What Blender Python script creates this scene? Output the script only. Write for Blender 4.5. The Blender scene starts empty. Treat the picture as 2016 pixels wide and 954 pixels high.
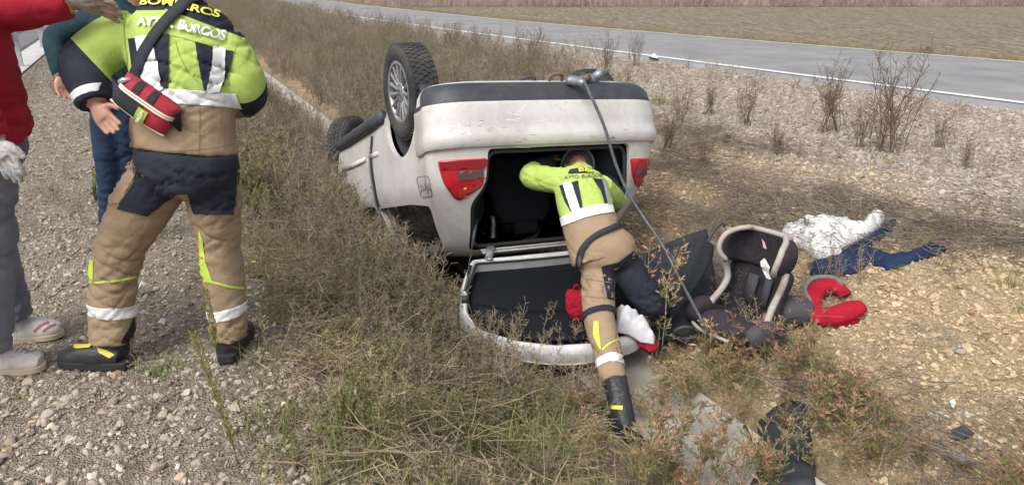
import bpy, bmesh, math, random
import numpy as np
from mathutils import Vector, Matrix, noise, geometry
from mathutils.bvhtree import BVHTree
R = math.radians
random.seed(7); rng = np.random.default_rng(7)
SC = bpy.context.scene
C = SC.collection

# ------------------------------------------------------------------ camera, sky, sun, exposure
FPX, HCAM, PITCH = 1467.0, 1.6, R(19.6)          # focal length in photo pixels, eye height, downward tilt
cam = bpy.data.objects.new('camera', bpy.data.cameras.new('camera')); C.objects.link(cam)
cam.location = (0, 0, HCAM); cam.rotation_euler = (R(90) - PITCH, 0, 0)
cam.data.sensor_width = 36.0; cam.data.lens = 36.0 * FPX / 2016.0
cam.data.clip_start = 0.05; cam.data.clip_end = 2000
SC.camera = cam
SUN_EL, SUN_AZ = 52.0, 215.0                     # degrees; azimuth clockwise from +Y (camera looks along +Y)
W = bpy.data.worlds.new('World'); SC.world = W; W.use_nodes = True
nt = W.node_tree; nt.nodes.clear()
sky = nt.nodes.new('ShaderNodeTexSky'); sky.sky_type = 'NISHITA'; sky.sun_disc = False
sky.sun_elevation = R(SUN_EL); sky.sun_rotation = R(SUN_AZ); sky.air_density = 1.0; sky.dust_density = 6.0; sky.ozone_density = 1.0
hs = nt.nodes.new('ShaderNodeHueSaturation'); hs.inputs['Saturation'].default_value = 0.30
bg = nt.nodes.new('ShaderNodeBackground'); bg.inputs['Strength'].default_value = 0.15
wo = nt.nodes.new('ShaderNodeOutputWorld')
nt.links.new(sky.outputs[0], hs.inputs['Color']); nt.links.new(hs.outputs[0], bg.inputs['Color']); nt.links.new(bg.outputs[0], wo.inputs['Surface'])
sl = bpy.data.lights.new('sun', 'SUN'); sl.energy = 1.0; sl.angle = R(28); sl.color = (1.0, 0.96, 0.90)
so = bpy.data.objects.new('sun', sl); C.objects.link(so)
_d = Vector((math.sin(R(SUN_AZ)) * math.cos(R(SUN_EL)), math.cos(R(SUN_AZ)) * math.cos(R(SUN_EL)), math.sin(R(SUN_EL))))
so.rotation_euler = (-_d).to_track_quat('-Z', 'Y').to_euler()
vs = SC.view_settings
vs.view_transform = 'Standard'; vs.look = 'None'; vs.gamma = 1.0; vs.use_curve_mapping = False; vs.exposure = 0.44
SC.cycles.max_bounces = 6; SC.cycles.diffuse_bounces = 3; SC.cycles.glossy_bounces = 3; SC.cycles.transparent_max_bounces = 8
SC.cycles.use_denoising = True

# ------------------------------------------------------------------ pixels to directions and points
CT, ST = math.cos(PITCH), math.sin(PITCH)
CAMP = Vector((0, 0, HCAM))
def pray(px, py):
    dx, up = (px - 1008) / FPX, (477 - py) / FPX
    return Vector((dx, CT + up * ST, up * CT - ST))
def atY(px, py, Y):
    d = pray(px, py); return CAMP + d * (Y / d.y)
def atZ(px, py, z):
    d = pray(px, py); return CAMP + d * ((z - HCAM) / d.z)

# ditch frame: s along the ditch (away), t across it (towards the far road)
OX, OY = 1.02, 3.45
AZ = R(25.4)
DS = np.array([-math.sin(AZ), math.cos(AZ)]); DT = np.array([math.cos(AZ), math.sin(AZ)])
def st2w(s, t):
    return OX + s * DS[0] + t * DT[0], OY + s * DS[1] + t * DT[1]
def w2st(x, y):
    x = x - OX; y = y - OY
    return x * DS[0] + y * DS[1], x * DT[0] + y * DT[1]
def sstep(a, b, x):
    k = np.clip((x - a) / (b - a), 0, 1); return k * k * (3 - 2 * k)
def vnoise(x, y, seed=0.0):
    """cheap smooth noise from sines, arrays welcome"""
    return (np.sin(x * 1.7 + seed * 3.1 + 1.3 * np.sin(y * 1.1 + seed)) * np.cos(y * 1.9 - seed * 1.7 + 1.1 * np.sin(x * 0.9 - seed))
            + 0.5 * np.sin(x * 4.1 + y * 2.3 + seed * 5.0) * np.cos(y * 3.7 - x * 1.1 + seed))
TP = np.array([-60, -4.75, -4.5, -2.15, -1.95, -1.6, -1.15, -0.75, -0.34, 0.34, 0.6, 1.2, 2.0, 3.2, 5.0, 7.0, 500.0])
ZP = np.array([0.0, 0.0, 0.0, 0.0, -0.03, -0.22, -0.54, -0.69, -0.73, -0.73, -0.62, -0.38, -0.17, -0.05, 0.0, 0.0, 0.0])
def gz(x, y):
    x = np.asarray(x, float); y = np.asarray(y, float)
    s, t = w2st(x, y)
    z = np.interp(t, TP, ZP)
    rough = sstep(-4.4, -3.9, t) * (1 - sstep(6.2, 7.0, t)) * np.where(np.abs(t) < 0.45, 0.0, 1.0)
    return z + rough * (0.014 * vnoise(x * 1.3, y * 1.3, 1.0) + 0.006 * vnoise(x * 5, y * 5, 2.0))
def gp(x, y, dz=0.0):
    return Vector((x, y, float(gz(x, y)) + dz))
def onground(px, py, dz=0.0):
    d = pray(px, py); ks = np.arange(0.5, 60, 0.05); P = np.array(CAMP)[None] + ks[:, None] * np.array(d)[None]
    hit = np.nonzero(P[:, 2] - dz <= gz(P[:, 0], P[:, 1]))[0]
    if not len(hit): return atZ(px, py, dz)
    lo, hi = ks[max(hit[0] - 1, 0)], ks[hit[0]]
    for i in range(14):
        k = (lo + hi) / 2; p = CAMP + d * k
        if p.z - dz <= float(gz(p.x, p.y)): hi = k
        else: lo = k
    return CAMP + d * hi

# ------------------------------------------------------------------ materials
MATS = {}
def mat(name, col, rough=0.7, metal=0.0, noise_amt=0.0, noise_scale=8.0, col2=None, bump=0.0, bump_scale=60.0, spec=0.5, rand=0.0, coat=0.0, emit=None, detail=6.0, lo=0.4, hi=0.62, wr=0.0):
    if name in MATS: return MATS[name]
    m = bpy.data.materials.new(name); m.use_nodes = True
    n = m.node_tree; b = n.nodes['Principled BSDF']
    b.inputs['Roughness'].default_value = rough; b.inputs['Metallic'].default_value = metal
    b.inputs['Specular IOR Level'].default_value = spec
    if coat: b.inputs['Coat Weight'].default_value = coat; b.inputs['Coat Roughness'].default_value = 0.12
    tc = n.nodes.new('ShaderNodeTexCoord')
    c4 = (*col, 1)
    src = None
    if col2 is not None:
        nz = n.nodes.new('ShaderNodeTexNoise'); nz.inputs['Scale'].default_value = noise_scale; nz.inputs['Detail'].default_value = detail; nz.inputs['Roughness'].default_value = 0.65
        n.links.new(tc.outputs['Object'], nz.inputs['Vector'])
        rp = n.nodes.new('ShaderNodeValToRGB'); rp.color_ramp.elements[0].position = lo; rp.color_ramp.elements[1].position = hi
        rp.color_ramp.elements[0].color = c4; rp.color_ramp.elements[1].color = (*col2, 1)
        n.links.new(nz.outputs['Fac'], rp.inputs['Fac']); src = rp.outputs['Color']
    if rand:
        oi = n.nodes.new('ShaderNodeObjectInfo'); hsv = n.nodes.new('ShaderNodeHueSaturation')
        mr = n.nodes.new('ShaderNodeMapRange'); mr.inputs['To Min'].default_value = 1 - rand; mr.inputs['To Max'].default_value = 1 + rand
        n.links.new(oi.outputs['Random'], mr.inputs['Value']); n.links.new(mr.outputs[0], hsv.inputs['Value'])
        if src: n.links.new(src, hsv.inputs['Color'])
        else: hsv.inputs['Color'].default_value = c4
        src = hsv.outputs['Color']
    if src: n.links.new(src, b.inputs['Base Color'])
    else: b.inputs['Base Color'].default_value = c4
    if bump:
        nb = n.nodes.new('ShaderNodeTexNoise'); nb.inputs['Scale'].default_value = bump_scale; nb.inputs['Detail'].default_value = 4
        n.links.new(tc.outputs['Object'], nb.inputs['Vector'])
        bp = n.nodes.new('ShaderNodeBump'); bp.inputs['Strength'].default_value = bump; bp.inputs['Distance'].default_value = 0.01
        n.links.new(nb.outputs['Fac'], bp.inputs['Height']); n.links.new(bp.outputs[0], b.inputs['Normal'])
        if wr:
            w1 = n.nodes.new('ShaderNodeTexNoise'); w1.inputs['Scale'].default_value = 11; w1.inputs['Detail'].default_value = 5; w1.inputs['Distortion'].default_value = 1.6; n.links.new(tc.outputs['Object'], w1.inputs['Vector'])
            b2 = n.nodes.new('ShaderNodeBump'); b2.inputs['Strength'].default_value = wr; b2.inputs['Distance'].default_value = 0.05; n.links.new(w1.outputs['Fac'], b2.inputs['Height']); n.links.new(b2.outputs[0], bp.inputs['Normal'])
    MATS[name] = m
    return m
def ramp_random(name, cols, rough=0.9, spec=0.2, trans=0.0):
    """colour picked per instance from a ramp"""
    if name in MATS: return MATS[name]
    m = bpy.data.materials.new(name); m.use_nodes = True; n = m.node_tree; b = n.nodes['Principled BSDF']
    b.inputs['Roughness'].default_value = rough; b.inputs['Specular IOR Level'].default_value = spec
    oi = n.nodes.new('ShaderNodeObjectInfo'); rp = n.nodes.new('ShaderNodeValToRGB')
    el = rp.color_ramp.elements
    while len(el) < len(cols): el.new(0.5)
    for i, c in enumerate(cols):
        el[i].position = i / max(1, len(cols) - 1); el[i].color = (*c, 1)
    n.links.new(oi.outputs['Random'], rp.inputs['Fac'])
    tc = n.nodes.new('ShaderNodeTexCoord'); nz = n.nodes.new('ShaderNodeTexNoise'); nz.inputs['Scale'].default_value = 25; nz.inputs['Detail'].default_value = 4
    n.links.new(tc.outputs['Object'], nz.inputs['Vector'])
    mr = n.nodes.new('ShaderNodeMapRange'); mr.inputs['From Min'].default_value = 0.3; mr.inputs['From Max'].default_value = 0.7; mr.inputs['To Min'].default_value = 0.72; mr.inputs['To Max'].default_value = 1.25
    n.links.new(nz.outputs['Fac'], mr.inputs['Value'])
    hsv = n.nodes.new('ShaderNodeHueSaturation'); n.links.new(mr.outputs[0], hsv.inputs['Value']); n.links.new(rp.outputs[0], hsv.inputs['Color'])
    n.links.new(hsv.outputs[0], b.inputs['Base Color'])
    MATS[name] = m
    return m

# ------------------------------------------------------------------ object helpers
def tag(o, label=None, cat=None, group=None, kind=None):
    if label: o['label'] = label
    if cat: o['category'] = cat
    if group: o['group'] = group
    if kind: o['kind'] = kind
    return o
def thing(name, label, cat, loc, group=None, M=None):
    o = bpy.data.objects.new(name, None); C.objects.link(o); o.empty_display_size = 0.1
    o.matrix_world = M if M is not None else Matrix.Translation(loc)
    o['_m'] = [v for r_ in o.matrix_world for v in r_]
    return tag(o, label, cat, group)
def wm(o):
    if o is None: return Matrix.Identity(4)
    if o.parent: return wm(o.parent) @ o.matrix_basis
    return o.matrix_basis.copy()
def mesh_of(name, verts, faces, mats, midx=None, smooth=True):
    me = bpy.data.meshes.new(name)
    me.from_pydata([tuple(v) for v in verts], [], [tuple(f) for f in faces])
    for m in (mats if isinstance(mats, (list, tuple)) else [mats]): me.materials.append(m)
    if midx is not None: me.polygons.foreach_set('material_index', np.asarray(midx, dtype=np.int32))
    if smooth: me.polygons.foreach_set('use_smooth', np.ones(len(me.polygons), dtype=bool))
    me.update()
    return me
def add(name, verts, faces, mats, parent=None, midx=None, smooth=True, local=False):
    """one mesh object; verts are world coordinates unless local"""
    if parent is not None and not local:
        inv = wm(parent).inverted(); verts = [inv @ Vector(v) for v in verts]
    me = mesh_of(name, verts, faces, mats, midx, smooth)
    o = bpy.data.objects.new(name, me); C.objects.link(o); o.parent = parent
    return o
def add_me(name, me, parent=None):
    o = bpy.data.objects.new(name, me); C.objects.link(o); o.parent = parent
    return o
class MB:
    """collects vertices and faces"""
    def __init__(s): s.v = []; s.f = []; s.m = []
    def put(s, v, f, m=0):
        n = len(s.v); s.v += [Vector(p) for p in v]; s.f += [tuple(i + n for i in q) for q in f]; s.m += [m] * len(f)
    def box(s, c, half, M=None, m=0):
        P = [Vector((x * half[0], y * half[1], z * half[2])) for x in (-1, 1) for y in (-1, 1) for z in (-1, 1)]
        if M is not None: P = [M @ p for p in P]
        s.put([Vector(c) + p for p in P], [(0, 1, 3, 2), (4, 6, 7, 5), (0, 4, 5, 1), (2, 3, 7, 6), (0, 2, 6, 4), (1, 5, 7, 3)], m)
    def tube(s, pts, rad, n=12, ref=None, m=0, cap=True, sub=1, pw=1.0):
        v, f = tube_geo(pts, rad, n, ref, cap, sub, pw); s.put(v, f, m)
    def build(s, name, mats, parent=None, smooth=True, local=False):
        return add(name, s.v, s.f, mats, parent, s.m, smooth, local)
def catmull(P, k):
    if k <= 1 or len(P) < 3: return [np.array(p, float) for p in P]
    P = [np.array(p, float) for p in P]; out = []
    for i in range(len(P) - 1):
        a = P[i - 1] if i else 2 * P[0] - P[1]; b = P[i]; c = P[i + 1]; d = P[i + 2] if i + 2 < len(P) else 2 * P[-1] - P[-2]
        for j in range(k):
            t = j / k
            out.append(0.5 * ((2 * b) + (c - a) * t + (2 * a - 5 * b + 4 * c - d) * t * t + (3 * b - a - 3 * c + d) * t ** 3))
    out.append(P[-1]); return out
def tube_geo(pts, rad, n=12, ref=None, cap=True, sub=1, pw=1.0):
    rad = [(r_, r_) if not isinstance(r_, (tuple, list)) else r_ for r_ in rad]
    P = catmull([tuple(p) for p in pts], sub); Q = catmull(rad, sub)
    ref = Vector(ref) if ref is not None else None
    V, F = [], []
    last = None
    for i, p in enumerate(P):
        a = P[max(0, i - 1)]; b = P[min(len(P) - 1, i + 1)]
        T = Vector(b - a); T = T.normalized() if T.length > 1e-9 else Vector((0, 0, 1))
        r0 = ref if ref is not None else (last if last is not None else (Vector((1, 0, 0)) if abs(T.x) < 0.9 else Vector((0, 1, 0))))
        A = r0 - T * r0.dot(T)
        if A.length < 1e-4: A = T.orthogonal()
        A.normalize(); B = T.cross(A)
        last = A
        for j in range(n):
            w = 2 * math.pi * j / n; cw, sw = math.cos(w), math.sin(w)
            if pw != 1.0:
                cw = math.copysign(abs(cw) ** pw, cw); sw = math.copysign(abs(sw) ** pw, sw)
            V.append(Vector(p) + A * (Q[i][0] * cw) + B * (Q[i][1] * sw))
    m = len(P)
    for i in range(m - 1):
        for j in range(n):
            F.append((i * n + j, i * n + (j + 1) % n, (i + 1) * n + (j + 1) % n, (i + 1) * n + j))
    if cap:
        F.append(tuple(range(n - 1, -1, -1))); F.append(tuple((m - 1) * n + j for j in range(n)))
    return V, F
def lathe(profile, n, axis='x'):
    """profile (offset along axis, radius) -> verts, faces"""
    V, F = [], []
    for (a, r_) in profile:
        for j in range(n):
            w = 2 * math.pi * j / n
            V.append(Vector((a, r_ * math.cos(w), r_ * math.sin(w))))
    for i in range(len(profile) - 1):
        for j in range(n):
            F.append((i * n + j, i * n + (j + 1) % n, (i + 1) * n + (j + 1) % n, (i + 1) * n + j))
    return V, F
def fix_normals(me):
    bm = bmesh.new(); bm.from_mesh(me); bmesh.ops.recalc_face_normals(bm, faces=bm.faces[:]); bm.to_mesh(me); bm.free(); me.update()
def eval_mods(o):
    """apply an object's modifiers"""
    dg = bpy.context.evaluated_depsgraph_get()
    me = bpy.data.meshes.new_from_object(o.evaluated_get(dg)); old = o.data
    o.modifiers.clear(); o.data = me; me.name = old.name; bpy.data.meshes.remove(old)
    return me
def remeshed(v, f, voxel, smooth_it=6, fac=0.5):
    me = mesh_of('tmp', v, f, []); fix_normals(me)
    o = bpy.data.objects.new('tmp', me); C.objects.link(o)
    m = o.modifiers.new('r', 'REMESH'); m.mode = 'VOXEL'; m.voxel_size = voxel
    if smooth_it:
        sm = o.modifiers.new('s', 'SMOOTH'); sm.factor = fac; sm.iterations = smooth_it
    me = eval_mods(o)
    bpy.data.objects.remove(o)
    return me
def bvh_world(objs):
    V, F = [], []
    for o in objs:
        M = wm(o); n = len(V)
        V += [M @ v.co for v in o.data.vertices]; F += [tuple(i + n for i in p.vertices) for p in o.data.polygons]
    return BVHTree.FromPolygons(V, F)
def fill2d(poly, res, holes=()):
    """polygon(s) -> 2D points and triangles with inner points on a grid"""
    def dens(pl):
        out = []
        for i, p in enumerate(pl):
            q = pl[(i + 1) % len(pl)]; L = math.dist(p, q); k = max(1, int(round(L / res)))
            out += [(p[0] + (q[0] - p[0]) * j / k, p[1] + (q[1] - p[1]) * j / k) for j in range(k)]
        return out
    vs_, es = [], []
    for pl in (poly, *holes):
        d = dens(pl); n = len(vs_); vs_ += d; es += [(n + i, n + (i + 1) % len(d)) for i in range(len(d))]
    nb = len(vs_)
    def inside(p, pl):
        r_ = False
        for i in range(len(pl)):
            a, b = pl[i], pl[i - 1]
            if (a[1] > p[1]) != (b[1] > p[1]) and p[0] < (b[0] - a[0]) * (p[1] - a[1]) / (b[1] - a[1]) + a[0]: r_ = not r_
        return r_
    xs = [p[0] for p in poly]; ys = [p[1] for p in poly]
    bnd = np.array(vs_)
    y = min(ys) + res * 0.5
    while y < max(ys):
        x = min(xs) + res * 0.5
        while x < max(xs):
            if inside((x, y), poly) and not any(inside((x, y), h) for h in holes) and np.min(np.hypot(bnd[:, 0] - x, bnd[:, 1] - y)) > res * 0.45: vs_.append((x, y))
            x += res
        y += res
    r_ = geometry.delaunay_2d_cdt([Vector(p) for p in vs_], es, [], 0, 1e-6)
    V2 = [tuple(v) for v in r_[0]]
    T = []
    for f in r_[2]:
        c = (sum(V2[i][0] for i in f) / len(f), sum(V2[i][1] for i in f) / len(f))
        if inside(c, poly) and not any(inside(c, h) for h in holes): T.append(tuple(f))
    return V2, T
def onto(bvh, V2, T, off, ray=None):
    """lay 2D points on a surface along rays; returns world verts and faces"""
    V, ok = [], []
    for p in V2:
        o_, d = ray(p) if ray else (CAMP, pray(*p))
        h = bvh.ray_cast(o_, d.normalized())
        if h[0] is None: V.append(Vector((0, 0, 0))); ok.append(False)
        else:
            nrm = h[1] if h[1].dot(d) < 0 else -h[1]
            V.append(h[0] + nrm * off); ok.append(True)
    F = []
    dl = [(V[i] - CAMP).length for i in range(len(V))]
    for t in T:
        if all(ok[i] for i in t) and max(dl[i] for i in t) - min(dl[i] for i in t) < 0.12: F.append(t)
    used = sorted({i for t in F for i in t}); mp = {u: k for k, u in enumerate(used)}
    return [V[u] for u in used], [tuple(mp[i] for i in t) for t in F]
def patch(name, poly, bvh, off, m, parent, res=8.0, ray=None, holes=(), smooth=True):
    V2, T = fill2d(poly, res, holes); V, F = onto(bvh, V2, T, off, ray)
    o = add(name, V, F, m, parent, smooth=smooth); fix_normals(o.data)
    return o
def text_geo(txt, size=1.0, bold=0.02):
    cu = bpy.data.curves.new('t', 'FONT'); cu.body = txt; cu.size = size; cu.offset = bold; cu.resolution_u = 3
    o = bpy.data.objects.new('t', cu); C.objects.link(o)
    me = bpy.data.meshes.new_from_object(o.evaluated_get(bpy.context.evaluated_depsgraph_get()))
    V = [(v.co.x, v.co.y) for v in me.vertices]; F = [tuple(p.vertices) for p in me.polygons]
    bpy.data.objects.remove(o); bpy.data.curves.remove(cu); bpy.data.meshes.remove(me)
    return V, F

#@@STRUCT
# ------------------------------------------------------------------ the setting
def ground_material():
    m = bpy.data.materials.new('ground_soil'); m.use_nodes = True; n = m.node_tree; L = n.links.new
    b = n.nodes['Principled BSDF']; b.inputs['Roughness'].default_value = 0.95; b.inputs['Specular IOR Level'].default_value = 0.15
    tc = n.nodes.new('ShaderNodeTexCoord'); sp = n.nodes.new('ShaderNodeSeparateXYZ'); L(tc.outputs['Object'], sp.inputs[0])
    def nz(sc, det=6, rgh=0.6):
        k = n.nodes.new('ShaderNodeTexNoise'); k.inputs['Scale'].default_value = sc; k.inputs['Detail'].default_value = det; k.inputs['Roughness'].default_value = rgh
        L(tc.outputs['Object'], k.inputs['Vector']); return k.outputs['Fac']
    big = nz(1.1); mid = nz(7.0)
    add1 = n.nodes.new('ShaderNodeMath'); add1.operation = 'MULTIPLY_ADD'; L(big, add1.inputs[0]); add1.inputs[1].default_value = 1.6; L(sp.outputs['X'], add1.inputs[2])   # wobbling t + ~0.8
    def rampT(stops):
        mr = n.nodes.new('ShaderNodeMapRange'); mr.inputs['From Min'].default_value = -6 + 0.8; mr.inputs['From Max'].default_value = 10 + 0.8; L(add1.outputs[0], mr.inputs['Value'])
        rp = n.nodes.new('ShaderNodeValToRGB'); el = rp.color_ramp.elements
        while len(el) < len(stops): el.new(0.5)
        for i, (t, c) in enumerate(stops): el[i].position = (t + 6) / 16; el[i].color = (*c, 1)
        L(mr.outputs[0], rp.inputs['Fac']); return rp.outputs['Color']
    dark = rampT([(-5, (.19, .155, .115)), (-2.2, (.14, .11, .08)), (-1.8, (.13, .105, .075)), (-0.2, (.14, .115, .08)), (0.7, (.27, .20, .12)), (2.4, (.30, .23, .145)), (3.4, (.25, .215, .175)), (8, (.25, .215, .175))])
    lite = rampT([(-5, (.42, .38, .32)), (-2.2, (.38, .33, .27)), (-1.8, (.27, .22, .16)), (-0.2, (.30, .25, .18)), (0.7, (.48, .37, .23)), (2.4, (.52, .42, .28)), (3.4, (.46, .41, .35)), (8, (.46, .41, .35))])
    vo = n.nodes.new('ShaderNodeTexVoronoi'); vo.inputs['Scale'].default_value = 38; L(tc.outputs['Object'], vo.inputs['Vector'])
    vo2 = n.nodes.new('ShaderNodeTexVoronoi'); vo2.inputs['Scale'].default_value = 110; L(tc.outputs['Object'], vo2.inputs['Vector'])
    sx = n.nodes.new('ShaderNodeSeparateColor'); L(vo.outputs['Color'], sx.inputs[0])
    mixf = n.nodes.new('ShaderNodeMath'); mixf.operation = 'MULTIPLY_ADD'; L(sx.outputs[0], mixf.inputs[0]); mixf.inputs[1].default_value = 0.55
    md = n.nodes.new('ShaderNodeMath'); md.operation = 'MULTIPLY'; L(mid, md.inputs[0]); md.inputs[1].default_value = 0.5; L(md.outputs[0], mixf.inputs[2])
    mx = n.nodes.new('ShaderNodeMix'); mx.data_type = 'RGBA'; L(mixf.outputs[0], mx.inputs['Factor']); L(dark, mx.inputs['A']); L(lite, mx.inputs['B'])
    L(mx.outputs['Result'], b.inputs['Base Color'])
    hsum = n.nodes.new('ShaderNodeMath'); hsum.operation = 'MULTIPLY_ADD'; L(vo.outputs['Distance'], hsum.inputs[0]); hsum.inputs[1].default_value = -0.7; L(vo2.outputs['Distance'], hsum.inputs[2])
    bp = n.nodes.new('ShaderNodeBump'); bp.inputs['Strength'].default_value = 0.8; bp.inputs['Distance'].default_value = 0.02; L(hsum.outputs[0], bp.inputs['Height']); L(bp.outputs[0], b.inputs['Normal'])
    return m
GM = Matrix(((DT[0], DS[0], 0, OX), (DT[1], DS[1], 0, OY), (0, 0, 1, 0), (0, 0, 0, 1)))
def make_ground():
    tt = np.concatenate([[-400, -120, -40, -15, -8, -5.5], np.arange(-4.8, 7.2, 0.075), [8, 10, 13, 18, 30, 60, 120, 260, 500]])
    ss = np.concatenate([[-60, -20, -10, -6], np.arange(-4, 10, 0.09), np.arange(10, 30, 0.35), np.arange(30, 60, 2.0), [60, 80, 120, 200, 400, 900]])
    T, S = np.meshgrid(tt, ss)
    X, Y = st2w(S, T); Z = gz(X, Y)
    near = (T > -4.6) & (T < 6.8) & (S > -4) & (S < 12)
    Z = Z + np.where(near, rng.normal(0, 0.0035, Z.shape), 0)
    Z = Z - np.where((np.abs(T + .06) < 0.24), 0.03, 0)
    v = np.stack([T.ravel(), S.ravel(), Z.ravel()], -1)
    nt_, ns_ = len(tt), len(ss)
    f = [(j * nt_ + i, j * nt_ + i + 1, (j + 1) * nt_ + i + 1, (j + 1) * nt_ + i) for j in range(ns_ - 1) for i in range(nt_ - 1)]
    o = add('ground', v, f, ground_material(), smooth=True)
    o.matrix_world = GM
    return tag(o, 'stony soil of the roadside with a ditch running through', 'ground', kind='structure')
GROUND = make_ground()

def ditch():
    prof = [(-0.34, -0.69), (-0.29, -0.722), (-0.17, -0.738), (-.06, -0.742), (0.08, -0.738), (0.17, -0.722), (0.22, -0.69)]
    ss = np.concatenate([np.arange(-5, 12, 0.5), np.arange(12, 70, 2.0)])
    V, F = [], []
    for s in ss:
        for (t, z) in prof: V.append((t, s, z + 0.012))
    k = len(prof)
    for j in range(len(ss) - 1):
        for i in range(k - 1): F.append((j * k + i, j * k + i + 1, (j + 1) * k + i + 1, (j + 1) * k + i))
    m = mat('ditch_concrete', (.25, .225, .19), 0.9, col2=(.43, .405, .36), noise_scale=2.2, detail=10.0, lo=.30, hi=.62, bump=0.35, bump_scale=90, spec=0.2)
    o = add('ditch_channel', V, F, m); o.matrix_world = GM
    tag(o, 'pale concrete drainage channel along the bottom of the ditch', 'ditch', kind='structure')
    mj = mat('joint_dark', (.10, .09, .075), 0.95)
    for s in np.arange(-3.2, 30, 2.4):
        V = []; F = []
        for i, (t, z) in enumerate(prof): V += [(t, s - .008, z + .017), (t, s + .008, z + .017)]
        for i in range(k - 1): F.append((2 * i, 2 * i + 1, 2 * i + 3, 2 * i + 2))
        add('joint', V, F, mj, o, local=True)
ditch()

def asphalt(name, c1, c2):
    m = mat(name, c1, 0.85, col2=c2, noise_scale=0.9, bump=0.5, bump_scale=160, spec=0.3, detail=12.0, lo=.3, hi=.7)
    return m
def road_right():
    near = [(430, -8), (500, 2), (670, 31), (900, 60), (1200, 101), (1605, 153), (2016, 205.6), (2400, 256)]
    far = [(430, -16), (582, 0), (900, 31), (1200, 55.4), (1605, 92), (2016, 122.6), (2400, 150)]
    zr = 0.07
    def line(P):
        Q = [atZ(px, py, zr) for px, py in P]; q = [w2st(p.x, p.y) for p in Q]
        q = sorted(q); s = np.array([a for a, b in q]); t = np.array([b for a, b in q]); return s, t
    (sn, tn), (sf, tf) = line(near), line(far)
    pn = np.polyfit(sn[sn < 60], tn[sn < 60], 2); pf = np.polyfit(sf[sf < 60], tf[sf < 60], 2)
    fn = lambda s: np.polyval(pn, np.minimum(s, 45)) + np.polyval(np.polyder(pn), 45) * np.maximum(s - 45, 0)
    ff = lambda s: np.maximum(np.polyval(pf, np.minimum(s, 45)) + np.polyval(np.polyder(pf), 45) * np.maximum(s - 45, 0), fn(s) + 4.4)
    ss = np.concatenate([np.arange(-30, 60, 1.0), np.arange(60, 300, 10.0)])
    def strip(name, lo, hi, z0, m, parent=None, skirt=0.0):
        V, F = [], []
        for s in ss:
            cols = [(lo(s), z0), (hi(s), z0)]
            if skirt: cols = [(lo(s) - .10, z0 - skirt), (lo(s), z0)] + [(lo(s) + (hi(s) - lo(s)) * k / 6, z0 + .03 * math.sin(math.pi * k / 6)) for k in range(1, 6)] + [(hi(s), z0), (hi(s) + .10, z0 - skirt)]
            for t, z in cols:
                x, y = st2w(s, t); V.append((x, y, z))
        k = len(V) // len(ss)
        for j in range(len(ss) - 1):
            for i in range(k - 1): F.append((j * k + i, j * k + i + 1, (j + 1) * k + i + 1, (j + 1) * k + i))
        return add(name, V, F, m, parent, smooth=False)
    ro = strip('service_road', lambda s: fn(s) - .07, ff, zr, asphalt('asphalt_far', (.18, .18, .185), (.285, .285, .29)), skirt=0.10)
    tag(ro, 'narrow grey asphalt road between the gravel bank and the field', 'road', kind='structure')
    w = mat('road_paint', (.74, .74, .73), 0.7, col2=(.60, .60, .59), noise_scale=12)
    strip('edge_line', lambda s: fn(s) + .0, lambda s: fn(s) + .17, zr + .012, w, ro)
    strip('edge_line', lambda s: ff(s) - .16, lambda s: ff(s) - .06, zr + .012, w, ro)
    return fn, ff
RN, RF = road_right()

def road_left():
    V, F = [], []
    ss = np.arange(-30, 300, 3.0)
    for s in ss:
        for t in (-13.0, -5.05, -4.98):
            x, y = st2w(s, t); V.append((x, y, 0.045 if t > -12.99 and t < -4.99 else (0.045 if t < -12 else 0.0)))
    for j in range(len(ss) - 1):
        for i in range(2): F.append((j * 3 + i, j * 3 + i + 1, (j + 1) * 3 + i + 1, (j + 1) * 3 + i))
    o = add('main_road', V, F, asphalt('asphalt_near', (.13, .13, .14), (.18, .18, .19)), smooth=False)
    tag(o, 'dark asphalt carriageway behind the guardrail', 'road', kind='structure')
    V, F = [], []
    for s in ss:
        for t in (-4.97, -4.45):
            x, y = st2w(s, t); V.append((x, y, 0.022))
    for j in range(len(ss) - 1): F.append((j * 2, j * 2 + 1, (j + 1) * 2 + 1, (j + 1) * 2))
    o = add('gutter_strip', V, F, mat('gutter_concrete', (.42, .41, .40), 0.9, col2=(.52, .51, .49), noise_scale=4, bump=0.3), smooth=False)
    tag(o, 'pale concrete gutter strip along the dark carriageway', 'gutter', kind='structure')
road_left()

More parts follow.
